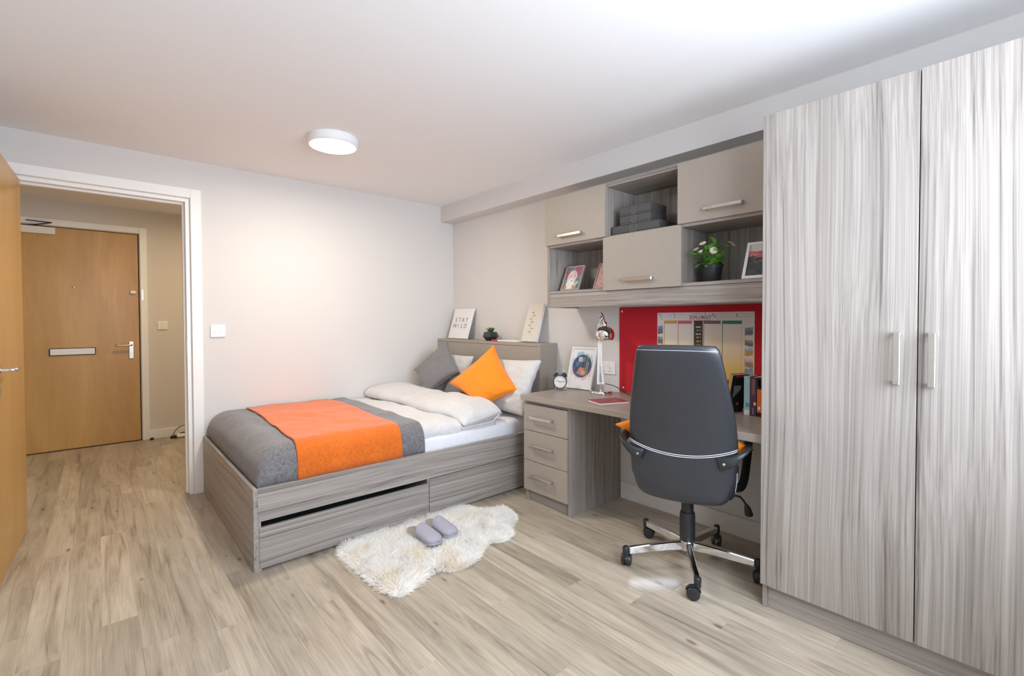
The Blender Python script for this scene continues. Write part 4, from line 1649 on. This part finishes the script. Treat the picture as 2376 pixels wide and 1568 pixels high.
# ================================================================== NOTEBOOK
nb = thing('notebook', (-0.395, -2.235, DZT), R(-22), label='red softcover notebook lying on the desk', cat='notebook')
part('page_block', (-0.098, 0.098, -0.072, 0.072, 0.0012, 0.0130), 'paper', nb, 0.0006, False)
part('cover', (-0.100, 0.100, -0.074, 0.074, 0.0128, 0.0145), 'red_book', nb, 0.0005, False)
part('cover', (-0.100, 0.100, -0.074, 0.074, 0.0, 0.0014), 'red_book', nb, 0.0004, False)
b = bmesh.new()
for k_, (a0, a1) in enumerate(((-0.05, 0.01), (-0.038, 0.0))):
    box(b, 0.035 - k_ * 0.014, 0.039 - k_ * 0.014, a0, a1, 0.0144, 0.0148)
obj('cover_mark', b, plain('blind_stamp', (0.50, 0.22, 0.22, 1), 0.6), nb)

# ================================================================== BOOKS
bookm = {}
for nm, c in (('light_blue', (0.34, 0.55, 0.60)), ('purple', (0.085, 0.035, 0.10)), ('book_orange', (0.72, 0.16, 0.025)), ('book_black', (0.012, 0.011, 0.012)),
              ('ochre', (0.42, 0.30, 0.08)), ('lime', (0.42, 0.58, 0.03))):
    bookm[nm] = plain('cover_' + nm, (*c, 1), 0.45, var=0.12, scale=60)


def book(loc, th, dep, h, cover, label, bands=(), lean=0.0, yawd=0.0):
    """upright book, spine towards the room (-x); th along -y"""
    t = thing('book', loc, R(yawd), label=label, cat='book', group='books standing on the desk')
    Mx = Matrix.Rotation(lean, 4, 'X')

    def p(nm, d, m, par, bev=0.0008):
        b = bmesh.new()
        box(b, *d, bev=bev)
        b.transform(Mx)
        return obj(nm, b, m, par)
    c = 0.0022
    p('page_block', (0.003, dep - 0.003, -th + c, -c, 0.003, h - 0.003), 'paper', t)
    sp = p('spine', (0, c, -th, 0, 0, h), cover, t)
    p('front_cover', (c, dep, -th, -th + c, 0, h), cover, t)
    p('back_cover', (c, dep, -c, 0, 0, h), cover, t)
    for z0, z1, m, y0, y1 in bands:
        p('spine_band', (-0.0006, 0.0004, -th * y1, -th * y0, h * z0, h * z1), m, sp, 0)
    return t


bx0 = -0.165
book((bx0, -2.937, DZT), 0.030, 0.125, 0.205, bookm['light_blue'], 'pale blue paperback standing beside the purple book on the desk',
     ((0.02, 0.14, 'paper', 0.05, 0.95), (0.22, 0.32, plain('cover_teal', (0.10, 0.34, 0.45, 1), 0.5), 0.3, 0.95)))
book((bx0 + 0.002, -2.969, DZT), 0.030, 0.125, 0.202, bookm['purple'], 'dark purple paperback standing between blue and orange books',
     ((0.04, 0.20, plain('cover_lilac', (0.30, 0.20, 0.34, 1), 0.5), 0.35, 0.55), (0.28, 0.36, 'yellow', 0.55, 0.95), (0.55, 0.95, plain('cover_brown', (0.20, 0.10, 0.09, 1), 0.5), 0.25, 0.75)))
book((bx0 + 0.004, -3.001, DZT), 0.028, 0.125, 0.203, bookm['book_orange'], 'black and orange paperback standing next to the purple book',
     ((0.70, 1.0, bookm['book_black'], 0, 1), (0.0, 0.11, bookm['book_black'], 0, 1), (0.75, 0.95, 'paper', 0.3, 0.6), (0.18, 0.26, 'petal', 0.2, 0.6)))
book((bx0 - 0.004, -3.031, DZT), 0.020, 0.130, 0.200, bookm['lime'], 'lime green paperback standing against the wardrobe end of the row')
lb = book((-0.172, -2.833, DZT + 0.0055), 0.024, 0.110, 0.212, bookm['book_black'], 'black hardback with ochre spine leaning on the row of books',
          ((0.0, 1.0, bookm['ochre'], 0.1, 0.9),), lean=R(12), yawd=-20)


def thriller_fn(u, v):
    n_ = noise.noise(Vector((u * 6, v * 6, 7)))
    c = (0.010, 0.009, 0.010)
    if v > 0.94 and 0.1 < u < 0.9:
        return (0.45, 0.02, 0.05)
    if 0.30 < v < 0.72 and u < 0.62 and u > 0.12 + (0.72 - v) * 0.1 and v > 0.30 + u * 0.5:
        return (0.24, 0.29, 0.36)
    if blob(u, v, 0.55, 0.22, 0.10, 0.05) < 1 + n_:
        return (0.36, 0.14, 0.08)
    if v < 0.1 and n_ > 0.1:
        return (0.06, 0.06, 0.05)
    return c


LM = Matrix.Rotation(R(12), 4, 'X') @ frame_mat((0.056, -0.0246, 0.002), (1, 0, 0), (0, 0, 1))
grid_print('cover_print', 0.104, 0.208, thriller_fn, 36, 50, lb, LM)

# ================================================================== OFFICE CHAIR
ch = thing('office_chair', (-0.500, -2.805, 0), R(20.5), label='black leather high-back office chair with chrome star base', cat='office chair')


def back_sec(z):
    """half width, half thickness, forward offset of the backrest at height z"""
    pts = ((0.385, 0.175, 0.020, -0.205), (0.400, 0.196, 0.036, -0.206), (0.430, 0.212, 0.046, -0.208), (0.500, 0.228, 0.050, -0.212), (0.600, 0.236, 0.052, -0.217), (0.675, 0.239, 0.050, -0.222),
           (0.780, 0.231, 0.046, -0.250), (0.900, 0.212, 0.042, -0.292), (1.000, 0.193, 0.038, -0.327), (1.070, 0.180, 0.034, -0.350), (1.100, 0.171, 0.028, -0.360), (1.116, 0.157, 0.016, -0.364))
    if z <= pts[0][0]:
        return pts[0][1:]
    for a, b_ in zip(pts, pts[1:]):
        if z <= b_[0]:
            t = (z - a[0]) / (b_[0] - a[0])
            return tuple(a[i] + (b_[i] - a[i]) * t for i in (1, 2, 3))
    return pts[-1][1:]


NP = 3.2


def back_pt(lat, z, out=0.0):
    """point on the rear face of the backrest"""
    w, t, off = back_sec(z)
    q = min(0.999, abs(lat) / w)
    d = t * (1 - q ** NP) ** (1 / NP)
    curve = 0.35 * lat * lat                     # shell wraps forward at the sides
    zz = z + 0.35 * lat * lat * (1 if z < 0.5 else -0.25)
    return Vector((off - d - out + curve, lat, zz))


bm = bmesh.new()
zs = [0.385, 0.39, 0.40, 0.415, 0.43] + [0.46 + 0.04 * i for i in range(15)] + [1.045, 1.07, 1.085, 1.10, 1.11, 1.116]
NS = 56
rings = []
for z in zs:
    w, t, off = back_sec(z)
    ring = []
    for k_ in range(NS):
        a = 2 * math.pi * k_ / NS
        c, s = math.cos(a), math.sin(a)
        e = 2 / NP
        lat = w * math.copysign(abs(c) ** e, c)
        dep = t * math.copysign(abs(s) ** e, s)
        if s > 0:
            dep *= 0.9
        zz = z + 0.35 * lat * lat * (1 if z < 0.5 else -0.25)
        ring.append(bm.verts.new((off + dep + 0.35 * lat * lat, lat, zz)))
    rings.append(ring)
for r0, r1 in zip(rings, rings[1:]):
    for k_ in range(NS):
        j = (k_ + 1) % NS
        bm.faces.new((r0[k_], r0[j], r1[j], r1[k_]))
bm.faces.new(rings[0])
bm.faces.new(rings[-1])
br_ = obj('backrest', bm, 'leather', ch, smooth=True)
b = bmesh.new()
for dz in (-0.004, 0.004):
    tube(b, [back_pt(l_, 0.612 + dz + 0.062 * (abs(l_) / 0.236) ** 2 * 0.75, 0.0008) for l_ in [(-0.2355 + 0.471 * i / 40) for i in range(41)]], 0.0016, 6)
obj('stitching', b, 'thread', br_, smooth=True)
b = bmesh.new()
tube(b, [back_pt(l_, 1.094, 0.0006) for l_ in [(-0.168 + 0.336 * i / 30) for i in range(31)]], 0.0010, 5)
obj('top_stitching', b, 'thread', br_, smooth=True)
b = bmesh.new()
tube(b, spline([back_pt(-0.226, 0.44, -0.01), back_pt(-0.231, 0.50, -0.012), back_pt(-0.234, 0.55, -0.014)], 5), 0.0012, 5)
obj('side_stitching', b, 'thread', br_, smooth=True)
# seat
b = bmesh.new()
box(b, -0.17, 0.27, -0.222, 0.222, 0.395, 0.485, 0.038, 4)
seat = autosmooth(obj('seat', b, 'leather', ch), 60)
b = bmesh.new()
box(b, -0.14, 0.14, -0.13, 0.13, 0.375, 0.394, 0.006)
obj('seat_plate', b, 'plastic_black', ch)
b = bmesh.new()
tube(b, spline([(-0.02, -0.10, 0.378), (0.01, -0.22, 0.376), (0.02, -0.245, 0.362), (0.03, -0.262, 0.335)], 6), 0.005, 8)
lv = obj('tilt_lever', b, 'plastic_black', ch, smooth=True)
b = bmesh.new()
tube(b, [(0.03, -0.262, 0.338), (0.034, -0.268, 0.318), (0.038, -0.276, 0.282), (0.038, -0.277, 0.276)], [0.006, 0.014, 0.019, 0.012], 12, 1.0, 0.45)
obj('lever_paddle', b, 'plastic_black', lv, smooth=True)
# arms
for s in (-1, 1):
    path = spline([(-0.262, s * 0.168, 0.594), (-0.268, s * 0.212, 0.612), (-0.252, s * 0.252, 0.640), (-0.205, s * 0.270, 0.652), (-0.06, s * 0.272, 0.656), (0.05, s * 0.272, 0.648),
                   (0.115, s * 0.268, 0.605), (0.110, s * 0.262, 0.530), (0.090, s * 0.252, 0.440), (0.070, s * 0.236, 0.402), (0.06, s * 0.205, 0.398)], 6)
    n_ = len(path)
    wx = [0.010 + 0.012 * min(1, max(0, (i - 8) / 10)) for i in range(n_)]
    wy = [0.031 - 0.022 * min(1, i / 13) for i in range(n_)]
    b = bmesh.new()
    tube(b, path, 1.0, 16, wx, wy, 3.0, up=(0, 0, 1))
    am = autosmooth(obj('armrest', b, 'plastic_black', ch), 50)
    b = bmesh.new()
    lathe(b, [(0.006, 0), (0.006, 0.003), (0.003, 0.004), (0.0, 0.0035)], 12, Matrix.Translation((-0.274, s * 0.185, 0.600)) @ Matrix.Rotation(R(-90), 4, 'Y'))
    obj('bolt', b, 'steel', am)
# column
b = bmesh.new()
lathe(b, [(0.036, 0.120), (0.037, 0.130), (0.037, 0.245), (0.034, 0.262), (0.029, 0.264), (0.029, 0.378), (0.0, 0.379)], 32)
autosmooth(obj('gas_column', b, 'plastic_black', ch), 40)
b = bmesh.new()
lathe(b, [(0.030, 0.070), (0.036, 0.074), (0.036, 0.121), (0.0, 0.122)], 32)
hub = autosmooth(obj('base_hub', b, 'chrome', ch), 40)
yaw_c = R(20.5)
for k_ in range(5):
    a = R(0 + 72 * k_) - yaw_c
    d = Vector((math.cos(a), math.sin(a), 0))
    q = Vector((-d.y, d.x, 0))
    b = bmesh.new()
    prof = ((0.030, 0.118, 0.076, 0.013), (0.10, 0.116, 0.078, 0.013), (0.20, 0.108, 0.073, 0.012), (0.300, 0.098, 0.068, 0.012))
    rg = []
    for r_, zt_, zb_, hw in prof:
        rg.append([b.verts.new(d * r_ + q * s1 * hw * f_ + Vector((0, 0, z_))) for s1, f_, z_ in ((-1, 1, zb_), (1, 1, zb_), (1, 1, zt_ - 0.004), (1, 0.7, zt_), (-1, 0.7, zt_), (-1, 1, zt_ - 0.004))])
    for r0, r1 in zip(rg, rg[1:]):
        for i in range(6):
            j = (i + 1) % 6
            b.faces.new((r0[i], r0[j], r1[j], r1[i]))
    b.faces.new(rg[0])
    b.faces.new(rg[-1])
    leg = obj('base_leg', b, 'chrome', ch)
    # caster
    cp = d * 0.318
    b = bmesh.new()
    lathe(b, [(0.013, 0.055), (0.015, 0.060), (0.016, 0.096), (0.012, 0.101), (0.0, 0.102)], 16, Matrix.Translation(cp))
    cs = autosmooth(obj('caster', b, 'plastic_black', ch), 40)
    sw = R(200 + 31 * k_ * 3) - yaw_c
    wdir = Vector((math.cos(sw), math.sin(sw), 0))     # rolling direction
    ax = Vector((-wdir.y, wdir.x, 0))
    wc = cp + wdir * 0.018 + Vector((0, 0, 0.0285))
    for s in (-1, 1):
        b = bmesh.new()
        mm = frame_mat(wc + ax * s * 0.006, wdir, (0, 0, 1))
        if mm.col[2].xyz.dot(ax) * s < 0:
            mm = mm @ Matrix.Rotation(math.pi, 4, 'Y')
        lathe(b, [(0.0, 0.0), (0.0285, 0.0), (0.0285, 0.012), (0.025, 0.017), (0.018, 0.019), (0.0, 0.0195)], 28, mm, cap=False)
        autosmooth(obj('wheel', b, 'plastic_black', cs), 35)
    b = bmesh.new()
    n_ = 12
    outer = [wc + (wdir * math.cos(t_) + Vector((0, 0, 1)) * math.sin(t_)) * 0.0315 for t_ in [R(20) + R(150) * i / n_ for i in range(n_ + 1)]]
    tube(b, outer, 0.004, 8, 2.6, 0.6, 3.0, up=(0, 0, 1))
    obj('wheel_hood', b, 'plastic_black', cs, smooth=True)

# cushion on the chair
ca = R(20.5)
CMx = Matrix.Translation((-0.500, -2.805, 0)) @ Matrix.Rotation(ca, 4, 'Z')
cc = [CMx @ Vector(p) for p in ((-0.185, 0.02, 0.880), (-0.115, 0.345, 0.690), (-0.085, 0.0, 0.495), (-0.120, -0.300, 0.640))]
c_ = cushion('scatter_cushion', cc, 0.045, 'orange', 'orange cushion propped on the office chair seat', 'cushion', seed=9.2)

# ================================================================== SHEEPSKIN RUG
OUT = [(-1.748, -1.484), (-1.703, -1.477), (-1.634, -1.476), (-1.579, -1.480), (-1.5, -1.485), (-1.388, -1.478), (-1.355, -1.476), (-1.255, -1.476), (-1.189, -1.477),
       (-1.136, -1.488), (-1.077, -1.486), (-1.004, -1.478), (-0.937, -1.494), (-0.922, -1.557), (-0.905, -1.612), (-0.841, -1.653), (-0.772, -1.667), (-0.758, -1.727),
       (-0.787, -1.81), (-0.815, -1.854), (-0.874, -1.902), (-0.917, -1.911), (-0.954, -1.97), (-0.998, -2.02), (-1.061, -2.019), (-1.11, -1.989), (-1.17, -2.004),
       (-1.232, -2.039), (-1.289, -2.085), (-1.357, -2.104), (-1.429, -2.096), (-1.486, -2.045), (-1.545, -2.046), (-1.611, -2.078), (-1.67, -2.103), (-1.711, -2.113),
       (-1.734, -2.11), (-1.751, -2.068), (-1.767, -2.007), (-1.777, -1.882), (-1.781, -1.718), (-1.782, -1.575)]
RC = Vector((-1.32, -1.78, 0))
rug = thing('sheepskin_rug', RC, label='fluffy white sheepskin rug on the floor beside the bed', cat='rug')


def inside(x_, y_, poly):
    c = False
    j = len(poly) - 1
    for i in range(len(poly)):
        xi, yi = poly[i]
        xj, yj = poly[j]
        if (yi > y_) != (yj > y_) and x_ < (xj - xi) * (y_ - yi) / (yj - yi) + xi:
            c = not c
        j = i
    return c


def edge_dist(x_, y_, poly):
    best = 9
    bn = (0, 0)
    for i in range(len(poly)):
        ax_, ay_ = poly[i]
        bx_, by_ = poly[(i + 1) % len(poly)]
        dx, dy = bx_ - ax_, by_ - ay_
        L2 = dx * dx + dy * dy
        t = max(0, min(1, ((x_ - ax_) * dx + (y_ - ay_) * dy) / L2)) if L2 else 0
        qx, qy = ax_ + t * dx, ay_ + t * dy
        d_ = math.hypot(x_ - qx, y_ - qy)
        if d_ < best:
            best, bn = d_, (qx - x_, qy - y_)
    return best, bn


def rug_h(x_, y_, d_):
    return 0.006 + 0.020 * min(1, d_ / 0.05) ** 0.5 + 0.006 * noise.noise(Vector((x_ * 16, y_ * 16, 0)))


b = bmesh.new()
ST = 0.02
cells = {}
ix = [-1.82 + ST * i for i in range(55)]
iy = [-2.15 + ST * i for i in range(36)]


def rv(x_, y_):
    k_ = (round(x_, 3), round(y_, 3))
    if k_ not in cells:
        d_, _ = edge_dist(x_, y_, OUT)
        cells[k_] = b.verts.new((x_, y_, rug_h(x_, y_, d_) - 0.002))
    return cells[k_]


for x_ in ix:
    for y_ in iy:
        if all(inside(x_ + a_, y_ + c_2, OUT) for a_, c_2 in ((0, 0), (ST, 0), (ST, ST), (0, ST))):
            b.faces.new((rv(x_, y_), rv(x_ + ST, y_), rv(x_ + ST, y_ + ST), rv(x_, y_ + ST)))
skin = obj('skin', b, 'fur', rug, True, smooth=True)
sk = bmesh.new()
prism(sk, OUT, 0.0005, 0.006)
obj('hide', sk, 'paper', rug, True)
# pile: tens of thousands of tapered locks in one part
rr_ = random.Random(5)
verts, faces = [], []
cnt = 0
while cnt < 52000:
    x_, y_ = rr_.uniform(-1.79, -0.75), rr_.uniform(-2.12, -1.47)
    if not inside(x_, y_, OUT):
        continue
    d_, (nx, ny) = edge_dist(x_, y_, OUT)
    z0 = rug_h(x_, y_, d_) - 0.006
    ln = rr_.uniform(0.022, 0.040)
    fx = noise.noise(Vector((x_ * 11, y_ * 11, 2))) * 1.5
    fy = noise.noise(Vector((x_ * 11, y_ * 11, 7))) * 1.5
    e_ = max(0.0, 1 - d_ / 0.03)
    nl = math.hypot(nx, ny) + 1e-6
    fx += nx / nl * e_ * 1.3 + rr_.uniform(-0.5, 0.5)
    fy += ny / nl * e_ * 1.3 + rr_.uniform(-0.5, 0.5)
    if y_ > -1.50:
        fy = min(fy, 0.15)
    dirv = Vector((fx, fy, 1.0 - 0.5 * e_)).normalized()
    side_ = dirv.cross(Vector((rr_.uniform(-1, 1), rr_.uniform(-1, 1), 0.1))).normalized() * rr_.uniform(0.0010, 0.0020)
    p0 = Vector((x_, y_, z0)) - RC
    p1 = p0 + dirv * ln * 0.55
    p2 = p1 + (dirv + Vector((fx, fy, -0.5)) * 0.45).normalized() * ln * 0.5
    if p2.z < 0.002:
        p2.z = 0.002
    p2.y = min(p2.y, -1.4705 - RC.y)
    i0 = len(verts)
    verts += [p0 - side_, p0 + side_, p1 + side_ * 0.9, p1 - side_ * 0.9, p2]
    faces += [(i0, i0 + 1, i0 + 2, i0 + 3), (i0 + 3, i0 + 2, i0 + 4)]
    cnt += 1
me = bpy.data.meshes.new('pile')
me.from_pydata(verts, [], faces)
me.materials.append(MAT['fur'])
pile = bpy.data.objects.new('pile', me)
COL.objects.link(pile)
pile.parent = rug
pile['kind'] = 'stuff'


# ================================================================== SLIPPERS
def slipper(loc, ang, mirror, label):
    t = thing('slipper', loc, ang, label=label, cat='slipper', group='pair of slippers')
    L_ = 0.268

    def hw(s):
        k = s / 0.22
        if s < 0.22:
            return 0.036 * math.sqrt(max(0, 1 - (1 - k) ** 2)) + 0.002
        if s > 0.80:
            k = (1 - s) / 0.20
            return 0.049 * math.sqrt(max(0, 1 - (1 - k) ** 2)) + 0.001
        return 0.038 + 0.012 * math.sin((s - 0.22) / 0.58 * math.pi * 0.62)

    def cen(s):
        return mirror * 0.006 * math.sin((s - 0.1) * 2.6)
    N = 30
    ss = [0.5 - 0.5 * math.cos(math.pi * i / N) for i in range(N + 1)]
    outl = [(s * L_, cen(s) + hw(s)) for s in ss] + [(s * L_, cen(s) - hw(s)) for s in ss[::-1]]
    b = bmesh.new()
    prism(b, outl, 0.0, 0.012)
    bmesh.ops.remove_doubles(b, verts=b.verts, dist=0.0005)
    autosmooth(obj('sole', b, 'slipper', t), 50)
    b = bmesh.new()
    prism(b, [(x_ * 0.97 + 0.004, y_ * 0.93) for x_, y_ in outl], 0.0118, 0.0140)
    bmesh.ops.remove_doubles(b, verts=b.verts, dist=0.0005)
    obj('insole', b, 'insole', t)
    # upper
    b = bmesh.new()
    NU, NV = 18, 16
    V = []
    for i in range(NU + 1):
        s0 = i / NU
        row = []
        for j in range(NV + 1):
            q = -1 + 2 * j / NV
            start = 0.40 + 0.10 * abs(q) ** 2 - 0.02
            s = start + (0.995 - start) * s0
            top = (0.026 * (1 - s) / 0.55 + 0.022) * min(1, math.sqrt(max(0, (1.0 - s) / 0.07)))
            zz = 0.010 + top * (max(0, 1 - abs(q) ** 2.6)) ** 0.5
            row.append(b.verts.new((s * L_, cen(s) + hw(s) * q * 1.02, zz)))
        V.append(row)
    for i in range(NU):
        for j in range(NV):
            b.faces.new((V[i][j], V[i + 1][j], V[i + 1][j + 1], V[i][j + 1]))
    up_ = solid(obj('upper', b, 'slipper', t, smooth=True), 0.004)
    b = bmesh.new()
    tube(b, [Vector((v_[0], v_[1], v_[2] + 0.001)) for v_ in
             [((0.38 + 0.10 * abs(q) ** 2) * L_, cen(0.45) + hw(0.38 + 0.10 * q * q) * q * 1.02, 0.010 + (0.026 * (0.62 - 0.1 * q * q) / 0.55 + 0.022) * (max(0, 1 - abs(q) ** 2.6)) ** 0.5)
              for q in [-1 + 2 * j / 20 for j in range(21)]]], 0.0032, 6)
    obj('binding', b, 'slipper', up_, smooth=True)
    return t


slipper((-1.400, -1.612, 0.043), R(-87), 1, 'lilac grey slipper whose toe lies nearest the foot end of bed')
slipper((-1.270, -1.590, 0.043), R(-88), -1, 'lilac grey slipper whose side faces the desk pedestal')

# ================================================================== HALL FLOOR BITS
ap = thing('small_appliance', (-1.98, 2.06, 0), label='small white and dark grey appliance with looped cable on hall floor', cat='appliance')
b = bmesh.new()
box(b, -2.11, -1.86, 2.00, 2.11, 0.004, 0.040, 0.014, 3)
autosmooth(obj('body', b, 'plastic_white', ap, True), 50)
b = bmesh.new()
tube(b, spline([(-2.08, 2.055, 0.040), (-2.02, 2.055, 0.050), (-1.93, 2.055, 0.078), (-1.88, 2.055, 0.082)], 6), [0.006 + 0.010 * i / 18 for i in range(19)], 10)
obj('grip', b, 'plastic_black', ap, True, smooth=True)
b = bmesh.new()
tube(b, spline([(-2.135, 2.08, 0.008), (-2.12, 2.09, 0.06), (-2.07, 2.10, 0.105), (-2.00, 2.10, 0.110), (-1.965, 2.10, 0.085), (-1.95, 2.09, 0.06)], 8), 0.005, 8)
obj('cable', b, plain('grey_cable', (0.16, 0.15, 0.15, 1), 0.5), ap, True, smooth=True)
b = bmesh.new()
lathe(b, [(0.0, 0.0), (0.028, 0.0), (0.026, 0.022), (0.012, 0.030), (0.0, 0.031)], 16, Matrix.Translation((-2.135, 2.055, 0)))
obj('plug', b, 'plastic_black', ap, True, smooth=True)
ds = thing('door_stop', (-2.31, 2.12, 0), label='small black rubber doorstop at the hall skirting', cat='doorstop')
b = bmesh.new()
lathe(b, [(0.0, 0.0), (0.017, 0.0), (0.018, 0.010), (0.014, 0.020), (0.0, 0.023)], 16)
obj('rubber', b, 'plastic_black', ds, smooth=True)
b = bmesh.new()
lathe(b, [(0.004, 0.021), (0.004, 0.0245), (0.0, 0.0245)], 10)
obj('screw', b, 'steel', ds)
print('planks', nplank)
